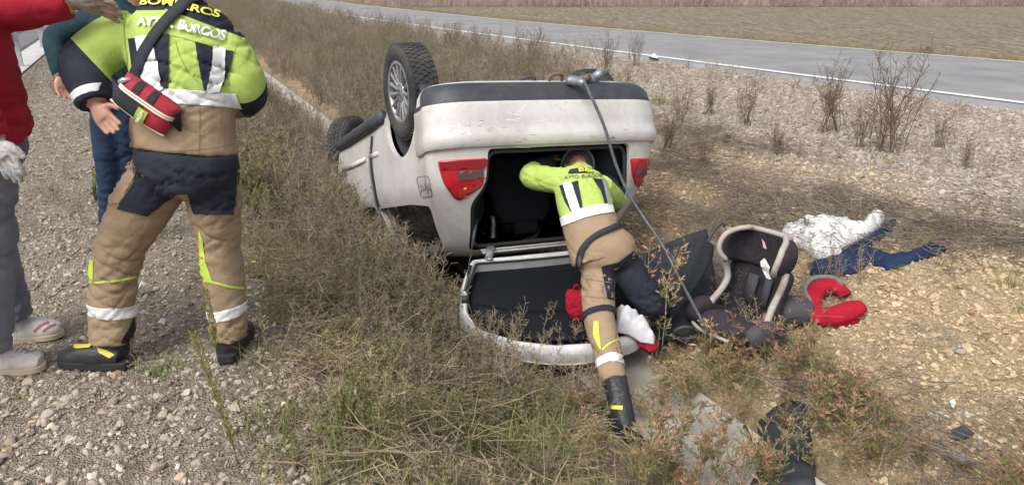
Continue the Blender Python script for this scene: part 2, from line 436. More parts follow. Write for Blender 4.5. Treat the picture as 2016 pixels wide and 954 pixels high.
def field():
    tt = np.array([0, .5, 1, 2, 3, 5, 8, 12, 18, 26, 40, 80, 200, 480]); ss = np.concatenate([np.arange(-40, 60, 1.5), np.arange(60, 400, 20)])
    V, F = [], []
    for s in ss:
        for k, t in enumerate(tt):
            x, y = st2w(s, RF(s) + .12 + t); V.append((x, y, 0.035 + (0.012 * vnoise(x * .6, y * .6, 4.) if k > 1 else 0)))
    k = len(tt)
    for j in range(len(ss) - 1):
        for i in range(k - 1): F.append((j * k + i, j * k + i + 1, (j + 1) * k + i + 1, (j + 1) * k + i))
    m = bpy.data.materials.new('field_soil'); m.use_nodes = True; n = m.node_tree; L = n.links.new; b = n.nodes['Principled BSDF']
    b.inputs['Roughness'].default_value = 1.0; b.inputs['Specular IOR Level'].default_value = 0.1
    tc = n.nodes.new('ShaderNodeTexCoord'); mp = n.nodes.new('ShaderNodeMapping'); mp.inputs['Rotation'].default_value = (0, 0, -AZ - R(5)); mp.inputs['Scale'].default_value = (1.6, 0.22, 1)
    L(tc.outputs['Object'], mp.inputs[0])
    n1 = n.nodes.new('ShaderNodeTexNoise'); n1.inputs['Scale'].default_value = 2.2; n1.inputs['Detail'].default_value = 8; n1.inputs['Roughness'].default_value = .75; L(mp.outputs[0], n1.inputs['Vector'])
    n2 = n.nodes.new('ShaderNodeTexNoise'); n2.inputs['Scale'].default_value = 0.35; n2.inputs['Detail'].default_value = 5; L(tc.outputs['Object'], n2.inputs['Vector'])
    n3 = n.nodes.new('ShaderNodeTexNoise'); n3.inputs['Scale'].default_value = 7; n3.inputs['Detail'].default_value = 4; L(tc.outputs['Object'], n3.inputs['Vector'])
    r1 = n.nodes.new('ShaderNodeValToRGB'); r1.color_ramp.elements[0].position = .42; r1.color_ramp.elements[1].position = .58
    r1.color_ramp.elements[0].color = (.15, .125, .095, 1); r1.color_ramp.elements[1].color = (.25, .21, .165, 1); L(n1.outputs['Fac'], r1.inputs[0])
    r2 = n.nodes.new('ShaderNodeValToRGB'); r2.color_ramp.elements[0].position = .40; r2.color_ramp.elements[1].position = .62; L(n2.outputs['Fac'], r2.inputs[0])
    mx = n.nodes.new('ShaderNodeMix'); mx.data_type = 'RGBA'; mx.inputs['B'].default_value = (.185, .16, .108, 1)
    ml = n.nodes.new('ShaderNodeMath'); ml.operation = 'MULTIPLY'; ml.inputs[1].default_value = .55; L(r2.outputs[0], ml.inputs[0]); L(ml.outputs[0], mx.inputs['Factor']); L(r1.outputs[0], mx.inputs['A'])
    hv = n.nodes.new('ShaderNodeHueSaturation'); mr = n.nodes.new('ShaderNodeMapRange'); mr.inputs['From Min'].default_value = .3; mr.inputs['From Max'].default_value = .7; mr.inputs['To Min'].default_value = .5; mr.inputs['To Max'].default_value = 1.5
    L(n3.outputs['Fac'], mr.inputs[0]); L(mr.outputs[0], hv.inputs['Value']); L(mx.outputs['Result'], hv.inputs['Color']); L(hv.outputs[0], b.inputs['Base Color'])
    bp = n.nodes.new('ShaderNodeBump'); bp.inputs['Strength'].default_value = .9; bp.inputs['Distance'].default_value = .06; L(n1.outputs['Fac'], bp.inputs['Height']); L(bp.outputs[0], b.inputs['Normal'])
    o = add('field', V, F, m)
    tag(o, 'flat brown and green sown field beyond the road', 'field', kind='structure')
field()
#@@CAR
# ------------------------------------------------------------------ the overturned car (modelled upside down: x across, y towards its nose, z up with the roof below)
def rot3(y, p, r_):
    return Matrix.Rotation(y, 4, 'Z') @ Matrix.Rotation(p, 4, 'X') @ Matrix.Rotation(r_, 4, 'Y')
CARM = Matrix.Translation((-0.07, 5.75, 0.985)) @ rot3(R(25.4), R(-18.7), R(3.2))
CAR = thing('overturned_car', 'cream white hatchback lying on its roof in the ditch with its tailgate hanging open', 'car', None, M=CARM)
SL = [ # z, rear v, front v, half width
 (.27, -.66, 3.05, .76), (.295, -.73, 3.20, .81), (.34, -.77, 3.28, .835), (.41, -.79, 3.32, .848), (.52, -.80, 3.34, .856), (.62, -.795, 3.335, .858), (.70, -.785, 3.30, .856),
 (.76, -.765, 3.22, .853), (.82, -.750, 3.05, .850), (.88, -.735, 2.78, .845), (.93, -.72, 2.45, .836), (.97, -.70, 2.25, .822), (1.03, -.665, 2.05, .797), (1.10, -.615, 1.88, .768),
 (1.18, -.555, 1.70, .735), (1.26, -.49, 1.50, .700), (1.32, -.435, 1.32, .668), (1.36, -.385, 1.16, .635), (1.39, -.33, 1.00, .590), (1.41, -.26, .85, .52), (1.425, -.12, .66, .38), (1.432, .05, .5, .2)]
def half_outline(vr, vf, hw, ru=.34, rv=.20):
    ru = min(ru, hw * .7); rv = min(rv, (vf - vr) * .3)
    P = []
    bow = .045
    for k in range(7):                                    # rear face, centre to corner
        u = (hw - ru) * k / 6; P.append((u, vr + bow * (u / hw) ** 2))
    v0 = vr + bow * ((hw - ru) / hw) ** 2
    for k in range(1, 9):
        a = math.pi / 2 * k / 8; P.append((hw - ru + ru * math.sin(a) ** .9, v0 + rv * (1 - math.cos(a))))
    va, vb = v0 + rv, vf - min(.5, (vf - vr) * .3)
    for k in range(1, 29):
        v = va + (vb - va) * k / 28; w = hw * (1 - .035 * sstep(.3, -.7, v) - .05 * sstep(2.3, 3.0, v)); P.append((w, v))
    w0 = P[-1][0]
    for k in range(1, 9):
        a = math.pi / 2 * k / 8; P.append((w0 * (1 - .42 * (1 - math.cos(a)) ** 1.2), vb + (vf - .05 - vb) * math.sin(a)))
    w0 = P[-1][0]
    for k in range(1, 6): P.append((w0 * (1 - k / 5), vf - .05 + .05 * (k / 5) ** .5))
    # continuity of the side with the rear corner
    return P
def slices(sl, ru=.34, rv=.20, grow=0.0):
    V, n = [], None
    for (z, vr, vf, hw) in sl:
        h = half_outline(vr - grow, vf + grow, hw * (1 - 0) + grow, ru, rv)
        # blend side width from the rear corner
        ring = [(u, v, -z) for u, v in h] + [(-u, v, -z) for u, v in h[-2:0:-1]]
        n = len(ring); V += ring
    F = []
    for i in range(len(sl) - 1):
        for j in range(n): F.append((i * n + j, i * n + (j + 1) % n, (i + 1) * n + (j + 1) % n, (i + 1) * n + j))
    return V, F, n
def interp_slices(zs):
    a = np.array(SL); return [(z, np.interp(z, a[:, 0], a[:, 1]), np.interp(z, a[:, 0], a[:, 2]), np.interp(z, a[:, 0], a[:, 3])) for z in zs]
def car_paint():
    m = bpy.data.materials.new('car_paint'); m.use_nodes = True; n = m.node_tree; L = n.links.new; b = n.nodes['Principled BSDF']
    b.inputs['Roughness'].default_value = .38; b.inputs['Coat Weight'].default_value = .35; b.inputs['Coat Roughness'].default_value = .15
    tc = n.nodes.new('ShaderNodeTexCoord')
    def nz(sc, det, rgh=.6, vec=None):
        k = n.nodes.new('ShaderNodeTexNoise'); k.inputs['Scale'].default_value = sc; k.inputs['Detail'].default_value = det; k.inputs['Roughness'].default_value = rgh
        L(vec or tc.outputs['Object'], k.inputs['Vector']); return k.outputs['Fac']
    def ramp(f, a, ca, b_, cb):
        r_ = n.nodes.new('ShaderNodeValToRGB'); r_.color_ramp.elements[0].position = a; r_.color_ramp.elements[1].position = b_
        r_.color_ramp.elements[0].color = ca; r_.color_ramp.elements[1].color = cb; L(f, r_.inputs[0]); return r_.outputs[0]
    def mix(f, a, b_):
        k = n.nodes.new('ShaderNodeMix'); k.data_type = 'RGBA'; L(f, k.inputs['Factor'])
        L(a, k.inputs['A']) if not isinstance(a, tuple) else setattr(k.inputs['A'], 'default_value', a)
        L(b_, k.inputs['B']) if not isinstance(b_, tuple) else setattr(k.inputs['B'], 'default_value', b_)
        return k.outputs['Result']
    base = ramp(nz(1.9, 10, .75), .36, (.48, .465, .435, 1), .56, (.64, .63, .605, 1))         # grimy cream white
    mp = n.nodes.new('ShaderNodeMapping'); mp.inputs['Rotation'].default_value = (.3, .5, .4); mp.inputs['Scale'].default_value = (3, 3, 26); L(tc.outputs['Object'], mp.inputs[0])
    scr = ramp(nz(2.6, 6, .75, mp.outputs[0]), .58, (0, 0, 0, 1), .68, (1, 1, 1, 1))
    patchy = ramp(nz(2.0, 3), .46, (0, 0, 0, 1), .60, (1, 1, 1, 1))
    mm = n.nodes.new('ShaderNodeMath'); mm.operation = 'MULTIPLY'; L(scr, mm.inputs[0]); L(patchy, mm.inputs[1])
    c1 = mix(mm.outputs[0], base, (.78, .78, .77, 1))
    spk = ramp(nz(60, 2, .5), .70, (0, 0, 0, 1), .74, (1, 1, 1, 1))
    sm = n.nodes.new('ShaderNodeMath'); sm.operation = 'MULTIPLY'; L(spk, sm.inputs[0]); L(ramp(nz(3.1, 2), .5, (0, 0, 0, 1), .62, (.8, .8, .8, 1)), sm.inputs[1])
    c2 = mix(sm.outputs[0], c1, (.16, .14, .12, 1))
    L(c2, b.inputs['Base Color'])
    return m
PAINT = car_paint()
M_DARK = mat('interior_trim', (.032, .035, .043), .85, col2=(.05, .053, .062), noise_scale=6, spec=.25)
M_BLKPLAST = mat('black_plastic', (.032, .036, .045), .55, col2=(.060, .064, .073), noise_scale=5, bump=.15, bump_scale=120)
M_RUBBER = mat('tyre_rubber', (.030, .031, .034), .8, col2=(.070, .067, .062), noise_scale=7, bump=.25, bump_scale=90, spec=.3)
M_SEAM = mat('panel_gap', (.03, .03, .03), .9)
M_GLASSD = mat('tinted_glass', (.012, .014, .018), .08, spec=.6)
M_CHROME = mat('wheel_silver', (.52, .53, .55), .38, .75, col2=(.34, .34, .35), noise_scale=14)
M_RUST = mat('rusty_metal', (.11, .075, .05), .8, .3, col2=(.20, .16, .13), noise_scale=20, bump=.4)

def bool_cut(o, cutters):
    for (cv, cf) in cutters:
        me = mesh_of('cut', cv, cf, []); fix_normals(me)
        c = bpy.data.objects.new('cut', me); C.objects.link(c); c.parent = o.parent
        m = o.modifiers.new('b', 'BOOLEAN'); m.operation = 'DIFFERENCE'; m.solver = 'EXACT'; m.object = c; m.material_mode = 'INDEX'
        bpy.context.view_layer.update(); eval_mods(o); bpy.data.objects.remove(c)
def prism(poly, axis, a, b):
    """poly (p,q) extruded along axis 'v' (poly = u,z) or 'u' (poly = v,z); car local coords"""
    V = []
    for w in (a, b):
        for p, q in poly: V.append((p, w, -q) if axis == 'v' else (w, p, -q))
    n = len(poly)
    F = [tuple(range(n)), tuple(range(2 * n - 1, n - 1, -1))] + [(i, (i + 1) % n, n + (i + 1) % n, n + i) for i in range(n)]
    return V, F
def circ(cx, cy, r_, n=40): return [(cx + r_ * math.cos(2 * math.pi * k / n), cy + r_ * math.sin(2 * math.pi * k / n)) for k in range(n)]
def rounded(poly, rad, k=5):
    out = []
    n = len(poly)
    for i in range(n):
        p = Vector(poly[i]); a = (Vector(poly[i - 1]) - p); b = (Vector(poly[(i + 1) % n]) - p)
        r_ = min(rad, a.length * .45, b.length * .45); a = p + a.normalized() * r_; b = p + b.normalized() * r_
        for j in range(k + 1):
            t = j / k; q = a * (1 - t) ** 2 + p * 2 * t * (1 - t) + b * t * t; out.append((q.x, q.y))
    return out
HATCH = rounded([(-.50, .725), (.565, .725), (.575, .80), (.585, .95), (.615, 1.05), (.55, 1.37), (-.53, 1.37), (-.595, 1.06), (-.515, .95), (-.50, .80)], .05)
QWIN = rounded([(.93, .99), (.05, 1.01), (-.30, 1.045), (-.16, 1.32), (.06, 1.36), (.93, 1.37)], .05)       # rear door and quarter glass, v z
FWIN = rounded([(1.03, .965), (1.95, .95), (1.88, 1.0), (1.25, 1.35), (1.03, 1.37)], .05)
WSCR = rounded([(-.60, .99), (.60, .99), (.52, 1.33), (-.52, 1.33)], .06)
def car_body():
    V, F, n = slices(SL)
    k = len(V); V += [(0, .28, -1.435), (0, 1.4, -.21)]
    F += [((len(SL) - 1) * n + j, (len(SL) - 1) * n + (j + 1) % n, k) for j in range(n)]
    V = [Vector(p) for p in V]
    V = [p + Vector((p.x, 0, 0)).normalized() * (.010 * noise.noise(p * 2.3) + .008 * noise.noise(p * 5.0) * float(sstep(.85, 1.2, -p.z))) for p in V]
    me = mesh_of('body_shell', V, F, [PAINT, M_DARK]); fix_normals(me)
    o = bpy.data.objects.new('body_shell', me); C.objects.link(o); o.parent = CAR
    s = o.modifiers.new('s', 'SOLIDIFY'); s.thickness = .035; s.offset = -1; s.material_offset = 1; s.material_offset_rim = 0
    bpy.context.view_layer.update(); eval_mods(o)
    cuts = [prism(HATCH, 'v', -1.2, -.18 - .0)]
    for sd in (-1, 1):
        cuts += [prism(circ(0, .30, .375), 'u', sd * .5, sd * 1.0), prism(circ(2.513, .30, .36), 'u', sd * .5, sd * 1.0),
                 prism(QWIN, 'u', sd * .45, sd * 1.0), prism(FWIN, 'u', sd * .45, sd * 1.0)]
    cuts.append(prism(WSCR, 'v', 1.15, 2.4))
    bool_cut(o, cuts)
    me = o.data
    me.polygons.foreach_set('use_smooth', np.ones(len(me.polygons), dtype=bool))
    o.modifiers.new('e', 'EDGE_SPLIT').split_angle = R(38)
    return o
BODY = car_body()
CARB = bvh_world([BODY])
# floor pan, arches, cabin
def shell_part(name, z0, z1, vmax, grow, m, zn=8, parent=CAR, thick=.02, extra=None):
    zs = np.linspace(z0, z1, zn); sl = interp_slices(zs)
    V, F, n = slices(sl, grow=grow)
    keep = [f for f in F if max(V[i][1] for i in f) < vmax]
    if extra:
        V = [extra(*p) for p in V]
    used = sorted({i for f in keep for i in f}); mp = {u: k for k, u in enumerate(used)}
    me = mesh_of(name, [V[u] for u in used], [tuple(mp[i] for i in f) for f in keep], m); fix_normals(me)
    o = add_me(name, me, parent)
    s = o.modifiers.new('s', 'SOLIDIFY'); s.thickness = thick; s.offset = -1
    bv = o.modifiers.new('b', 'BEVEL'); bv.width = .006; bv.segments = 2; bv.limit_method = 'ANGLE'
    return o
def bumper_shape(u, v, w):                                   # the bulging lower edge of the painted bumper
    z = -w; k = math.exp(-((z - .66) / .05) ** 2) * .012
    return (u * (1 + k), v - k * 1.6 * (1 if v < -.3 else 0), w)
BUMP = shell_part('rear_bumper', .425, .715, -.33, .012, PAINT, 12, extra=bumper_shape)
VAL = shell_part('bumper_valance', .29, .432, -.33, .008, M_BLKPLAST, 8)
FBUMP = None
floorpts = [(u, v) for u, v in half_outline(-.64, 3.02, .74)]
ring = floorpts + [(-u, v) for u, v in floorpts[-2:0:-1]]
mb = MB(); mb.put([(u, v, -.295) for u, v in ring] + [(u * .99, v * .99, -.34) for u, v in ring], [tuple(range(len(ring))), tuple(range(2 * len(ring) - 1, len(ring) - 1, -1))])
mb.build('floor_pan', mat('underbody', (.035, .034, .033), .9, col2=(.08, .072, .06), noise_scale=6, bump=.5), CAR, smooth=False, local=True)
for sd in (-1, 1):
    for (cv, r_) in ((0, .37), (2.513, .355)):
        n = 25
        A = [math.pi * (-.06 + 1.12 * k / (n - 1)) for k in range(n)]
        V = [(sd * a, cv + r_ * math.cos(w_), -(.30 + r_ * math.sin(w_))) for a in (.79, .50) for w_ in A]
        mb = MB(); mb.put(V, [(k, k + 1, n + k + 1, n + k) for k in range(n - 1)] + [tuple(range(n, 2 * n))])
        mb.build('wheel_arch_liner', M_BLKPLAST, CAR, local=True)
# black sill strip between the arches, and side moulding
for sd in (-1, 1):
    mb = MB(); mb.tube([(sd * .852, .40, -.315), (sd * .864, .9, -.32), (sd * .864, 1.6, -.32), (sd * .852, 2.12, -.315)], [(.03, .05)] * 4, 10, ref=(1, 0, 0), sub=4)
    mb.build('sill', M_BLKPLAST, CAR, local=True)
    mb = MB(); mb.tube([(sd * .862, .62, -.57), (sd * .866, .88, -.565)], [(.008, .020)] * 2, 8, ref=(1, 0, 0)); mb.build('side_moulding', PAINT, CAR, local=True)
    mb = MB(); mb.tube([(sd * .866, 1.04, -.565), (sd * .867, 1.98, -.56)], [(.008, .020)] * 2, 8, ref=(1, 0, 0)); mb.build('side_moulding', PAINT, CAR, local=True)
# panes: side glass set into the openings
def side_glass(poly, name):
    for sd in (-1, 1):
        V2, T = fill2d(poly, .08)
        a = np.array(SL); V = []
        for v, z in V2:
            hw = np.interp(z, a[:, 0], a[:, 3]) * (1 - .035 * sstep(.3, -.7, v)) - .040; V.append((sd * hw, v, -z))
        add(name, V, T, M_GLASSD, CAR, local=True)
side_glass(QWIN, 'rear_side_glass'); side_glass(FWIN, 'front_side_glass')
V2, T = fill2d(WSCR, .08); a = np.array(SL)
add('windscreen', [(u, np.interp(z, a[:, 0], a[:, 2]) - .03 - .07 * (u / .6) ** 2, -z) for u, z in V2], T, M_GLASSD, CAR, local=True)
# seams and trims laid on the body (photo traced, then put on the surface)
def seam(name, pts, w, m, off=.0025, bv=None, parent=CAR):
    P = catmull(pts, 6); L_, R_ = [], []
    for i, p in enumerate(P):
        d = P[min(i + 1, len(P) - 1)] - P[max(i - 1, 0)]; d = d / (np.linalg.norm(d) + 1e-9); nrm = np.array([-d[1], d[0]]) * w / 2
        L_.append(tuple(p + nrm)); R_.append(tuple(p - nrm))
    V2 = L_ + R_; n = len(L_); T = [(i, i + 1, n + i + 1, n + i) for i in range(n - 1)]
    V, F = onto(bv or CARB, V2, T, off); return add(name, V, F, m, parent)
seam('door_seam', [(733, 268), (731, 300), (732, 330), (737, 365), (744, 400), (758, 432), (764, 442)], 5.0, M_SEAM)
seam('door_edge', [(729, 290), (728, 330), (733, 365), (740, 400), (753, 430)], 3.0, mat('bare_edge', (.33, .34, .35), .5, .4))
mb = MB()
flap = rounded([(820, 349), (844, 346), (852, 386), (830, 390)], 6)
M_SEAM2 = mat('flap_gap', (.16, .155, .15), .9)
seam('fuel_flap_seam', flap + flap[:2], 1.1, M_SEAM2)
fl = patch('fuel_flap', rounded([(821.5, 350.5), (843, 347.5), (850.5, 385), (831, 388.5)], 6), CARB, .003, PAINT, CAR, res=6)
for k in range(5):
    x = 829 + k * 3.6; seam('flap_scrape', [(x, 361 + (k % 2) * 3), (x + 2.2, 368), (x + 1.0, 380 - k % 3 * 3)], 1.1, M_SEAM2, .005, parent=fl)
BUMPB = bvh_world([BODY, VAL, BUMP]) if False else None
def bumper_marks():
    dg = bpy.context.evaluated_depsgraph_get(); ev = BUMP.evaluated_get(dg); me = ev.to_mesh(); M = wm(BUMP)
    bv = BVHTree.FromPolygons([M @ v.co for v in me.vertices], [tuple(p.vertices) for p in me.polygons]); ev.to_mesh_clear()
    ml = mat('scuff_white', (.72, .72, .72), .7); md = mat('scratch_dark', (.14, .13, .12), .8); r_ = random.Random(5)
    for cx, cy, n, w, m, L in ((895, 240, 12, 1.8, ml, 18), (1215, 235, 8, 1.1, ml, 10), (1020, 222, 6, 1.6, ml, 30), (1065, 250, 5, 1.0, ml, 20), (1045, 272, 4, 1.1, md, 14), (905, 262, 6, .9, md, 12), (1180, 262, 5, .9, md, 9), (960, 250, 4, .8, md, 12)):
        for k in range(n):
            x, y = cx + r_.gauss(0, 22), cy + r_.gauss(0, 11); a = r_.gauss(.5, .6) if m is ml and cx != 1020 else r_.gauss(0, .3); l = L * r_.uniform(.4, 1.1)
            seam('scratch', [(x, y), (x + l * .5 * math.cos(a), y + l * .5 * math.sin(a) + r_.gauss(0, .8)), (x + l * math.cos(a), y + l * math.sin(a))], w * r_.uniform(.5, 1.2), m, .0012, bv, BUMP)
bpy.context.view_layer.update(); bumper_marks()
# rear lamps
def lamp_red(): return mat('lamp_red', (.42, .014, .026), .18, spec=.6, col2=(.50, .022, .034), noise_scale=30)
M_LSMOKE = mat('lamp_smoke', (.11, .06, .065), .2, spec=.6); M_LRED2 = mat('lamp_red_clear', (.44, .045, .04), .15, spec=.6); M_LDRED = mat('lamp_red_dark', (.26, .012, .022), .25)
def lamp(polys, name='tail_lamp', holes=()):
    o = patch(name, polys[0], CARB, .010, lamp_red(), CAR, res=7)
    o.modifiers.new('s', 'SOLIDIFY').thickness = .012
    for nm, pl, m in polys[1:]: patch(nm, pl, CARB, .0135, m, o, res=6)
    return o
lamp([rounded([(863, 316), (961, 311), (959, 355), (940, 372), (905, 394), (893, 388), (874, 360), (866, 336)], 5, 3),
      ('reverse_lens', rounded([(900, 336), (959, 333), (958, 350), (902, 356)], 3, 2), M_LSMOKE),
      ('upper_lens', [(866, 318), (959, 313), (959, 330), (870, 335)], M_LDRED),
      ('lower_lens', rounded([(902, 372), (940, 360), (953, 357), (938, 370), (905, 388)], 2, 2), M_LRED2)])
lamp([rounded([(1240, 312), (1277, 311), (1276.5, 342), (1270, 358), (1259, 373), (1249, 362), (1243, 340)], 4, 3),
      ('reverse_lens', [(1248, 330), (1276, 330), (1275, 343), (1250, 343)], M_LSMOKE),
      ('lower_lens', [(1257, 362), (1271, 357), (1268, 366), (1262, 371)], M_LRED2)])
# hatch seal
mb = MB(); pts = []
for (u, z) in rounded([(-.485, .74), (.55, .74), (.57, .95), (.595, 1.06), (.53, 1.345), (-.51, 1.345), (-.575, 1.06), (-.495, .95)], .07):
    a = np.array(SL); pts.append((u, np.interp(z, a[:, 0], a[:, 1]) + .045 * (u / .85) ** 2 + .022 + .02, -z))
pts.append(pts[0]); mb.tube(pts, [.014] * len(pts), 8); mb.build('hatch_seal', mat('seal_rubber', (.03, .032, .035), .6), CAR, local=True)
# boot edge strip and scuff
seam('boot_edge', [(1012, 288.5), (1060, 289.5), (1095, 289)], 2.0, mat('bare_white', (.7, .7, .7), .5), .004, bvh_world([BODY, VAL]))
# cabin contents, seen through the hatch: boot floor, seat backs, wheel housings, headrests
mb = MB(); mb.box((0, .12, -.64), (.60, .60, .02)); mb.build('boot_floor', M_DARK, CAR, local=True)
for u in (-.30, .30):
    mb = MB(); mb.tube([(u, .62, -.62), (u, .56, -.85), (u, .52, -1.10), (u, .50, -1.2)], [(.27, .09), (.28, .08), (.25, .07), (.18, .05)], 14, ref=(1, 0, 0), sub=3, pw=.6)
    st = mb.build('rear_seat_back', mat('seat_cloth', (.045, .048, .058), .95, col2=(.065, .068, .08), noise_scale=40, bump=.3), CAR, local=True)
    mb = MB(); mb.tube([(u, .50, -1.20), (u, .48, -1.30)], [(.12, .05), (.11, .05)], 12, ref=(1, 0, 0), sub=3, pw=.6); mb.build('headrest', MATS['seat_cloth'], st, local=True)
for u in (-.36, .36):
    mb = MB(); mb.tube([(u, 1.55, -.55), (u, 1.45, -.8), (u, 1.35, -1.1)], [(.24, .08), (.25, .08), (.2, .06)], 14, ref=(1, 0, 0), sub=3, pw=.6); mb.build('front_seat_back', MATS['seat_cloth'], CAR, local=True)
for sd in (-1, 1):
    mb = MB(); mb.tube([(sd * .63, -.5, -.86), (sd * .58, 0, -.80), (sd * .63, .5, -.80)], [(.10, .2), (.16, .24), (.10, .18)], 14, ref=(1, 0, 0), sub=3); mb.build('boot_side_trim', M_DARK, CAR, local=True)
    if sd > 0: continue
    V, F = lathe([(0, .001), (0, .10), (.015, .11), (.02, .10)], 24)
    add('speaker', [(sd * .50 - sd * v.x, -.28 + v.y * .8, -1.16 + v.z) for v in V], F, mat('speaker_grille', (.05, .052, .058), .6), CAR, local=True)
# underside bits: exhaust, towing eye, rear axle
mb = MB(); mb.tube([(.28, -.76, -.27), (.28, -.55, -.27), (.20, -.2, -.28), (.1, .8, -.27), (.1, 2.0, -.27)], [.026, .026, .028, .025, .025], 10, sub=4); mb.build('exhaust_pipe', M_RUST, CAR, local=True)
mb = MB(); mb.tube([(.22, -.62, -.27), (.22, -.45, -.26), (.22, -.22, -.26), (.22, -.12, -.27)], [(.05, .05), (.13, .08), (.13, .08), (.05, .05)], 12, ref=(1, 0, 0), sub=3); mb.build('silencer', M_RUST, CAR, local=True)
mb = MB(); mb.tube([(-.66, .02, -.24), (-.3, .1, -.2), (.3, .1, -.2), (.66, .02, -.24)], [.045] * 4, 10, sub=3); mb.build('rear_axle', MATS['underbody'], CAR, local=True)
mb = MB(); mb.tube([(.02, -.68, -.29), (.02, -.70, -.255), (.05, -.72, -.24), (.10, -.72, -.245), (.11, -.69, -.285)], [.011] * 5, 8, sub=4); mb.build('towing_eye', M_RUST, CAR, local=True)
mb = MB(); mb.box((.33, -.68, -.27), (.05, .05, .03), Matrix.Rotation(.3, 4, 'Z')); mb.tube([(.36, -.70, -.26), (.41, -.72, -.23), (.44, -.70, -.22)], [.03, .035, .02], 10)
mb.build('tow_bracket', mat('galvanised', (.34, .36, .39), .5, .6, col2=(.2, .2, .21), noise_scale=20), CAR, local=True)
mb = MB(); mb.tube([(-.18, -.62, -.29), (-.16, -.66, -.255), (-.08, -.67, -.255), (-.06, -.62, -.29)], [.008] * 4, 8, sub=4); mb.build('exhaust_hanger', M_BLKPLAST, CAR, local=True)
mb = MB(); mb.box((.14, -.62, -.27), (.06, .04, .035), Matrix.Rotation(-.2, 4, 'Z')); mb.box((.06, -.60, -.27), (.03, .03, .045)); mb.build('heat_shield', M_RUST, CAR, local=True)

# wheels
def make_wheel(name):
    """a wheel with its axle along x, outer face towards -x"""
    w = bpy.data.objects.new(name, None); C.objects.link(w); w.parent = CAR; w.empty_display_size = .1
    pr = [(-.080, .205), (-.094, .225), (-.099, .262), (-.094, .292), (-.084, .305), (-.072, .3125), (-.045, .3145), (0, .315), (.045, .3145), (.072, .3125), (.084, .305), (.094, .292), (.099, .262), (.094, .225), (.080, .205)]
    V, F = lathe(pr, 72)
    ty = add('tyre', V, F, M_RUBBER, w, local=True)
    mb = MB()                                             # tread blocks in five rings, slanted like the photo's winter tyre
    N = 52
    for k in range(N):
        a = 2 * math.pi * k / N
        for j, x in enumerate((-.069, -.036, 0, .036, .069)):
            aa = a + (.055 if j % 2 else 0) + abs(j - 2) * .018
            M = Matrix.Rotation(aa, 4, 'X'); r0 = .316 if abs(j - 2) < 2 else .3125
            sl = Matrix.Rotation((.45 if j < 2 else -.45 if j > 2 else .2), 4, 'Z')
            mb.box(M @ Vector((x, 0, r0)), (.0125, .0118, .0052), M @ sl)
    mb.build('tread', M_RUBBER, ty, smooth=False, local=True)
    V, F = lathe([(-.086, .208), (-.090, .200), (-.082, .192), (-.058, .186), (.03, .180), (.075, .188), (.082, .205)], 60)
    add('rim', V, F, M_CHROME, w, local=True)
    V, F = lathe([(-.035, .188), (-.030, .10), (-.030, .001)], 40); add('brake_drum', V, F, M_BLKPLAST, w, local=True)
    cap = MB()
    for k in range(15):
        M = Matrix.Rotation(2 * math.pi * k / 15, 4, 'X')
        P = []
        for (r_, hw, x, th) in ((.050, .0105, -.066, .014), (.11, .0125, -.074, .012), (.165, .0155, -.078, .010), (.190, .018, -.080, .008)):
            P.append([Vector((x, -hw, r_)), Vector((x - .006, 0, r_)), Vector((x, hw, r_)), Vector((x + th, hw, r_)), Vector((x + th, -hw, r_))])
        V = [M @ q for p in P for q in p]; F = [(i * 5 + j, i * 5 + (j + 1) % 5, (i + 1) * 5 + (j + 1) % 5, (i + 1) * 5 + j) for i in range(3) for j in range(5)]
        cap.put(V, F)
    hc = cap.build('hubcap', M_CHROME, w, smooth=False, local=True)
    V, F = lathe([(-.080, .200), (-.088, .196), (-.088, .186), (-.078, .182)], 60); add('hubcap_ring', V, F, M_CHROME, hc, local=True)
    V, F = lathe([(-.062, .068), (-.074, .064), (-.076, .050), (-.073, .046), (-.078, .036), (-.080, .001)], 36); add('hub_centre', V, F, M_CHROME, hc, local=True)
    em = MB(); M_EM = mat('emblem_dark', (.07, .07, .075), .4, .5)
    for yy, zz in ((.0, .012), (0, -.012)):
        for q in (-1, 0, 1): em.box((-.0815, .0 + q * .010, zz + q * .004), (.0012, .0055, .0035), Matrix.Rotation(.35, 4, 'X'))
    em.build('emblem', M_EM, hc, smooth=False, local=True)
    return w
def place_wheel(w, loc, rz=0, ry=0, rx=0):
    w.matrix_basis = Matrix.Translation(loc) @ Matrix.Scale(1.07, 4) @ Matrix.Rotation(rz, 4, 'Z') @ Matrix.Rotation(ry, 4, 'Y') @ Matrix.Rotation(rx, 4, 'X')
def copy_wheel(w0):
    w = w0.copy(); C.objects.link(w)
    for ch in list(w0.children):
        c = ch.copy(); C.objects.link(c); c.parent = w
        for g in list(ch.children):
            d = g.copy(); C.objects.link(d); d.parent = c
    return w
W0 = make_wheel('wheel')
place_wheel(W0, (-.735, .02, -.205), R(2), R(-4), .2)
w = copy_wheel(W0); place_wheel(w, (.735, .02, -.385), R(180), R(3), .9)
w = copy_wheel(W0); place_wheel(w, (-.64, 2.50, -.31), R(-44), R(0), 1.4)
w = copy_wheel(W0); place_wheel(w, (.70, 2.50, -.26), R(180 - 40), 0, .5)
# front lamps and grille (far end)
for sd in (-1, 1):
    mb = MB(); mb.tube([(sd * .42, 3.26, -.66), (sd * .62, 3.20, -.66), (sd * .76, 3.02, -.68)], [(.03, .07), (.035, .075), (.03, .06)], 10, ref=(0, 1, 0), sub=3)
    mb.build('headlamp', mat('headlamp_lens', (.55, .56, .58), .1, spec=.7), CAR, local=True)
mb = MB(); mb.box((0, 3.32, -.62), (.30, .02, .06)); mb.build('front_grille', M_BLKPLAST, CAR, local=True)

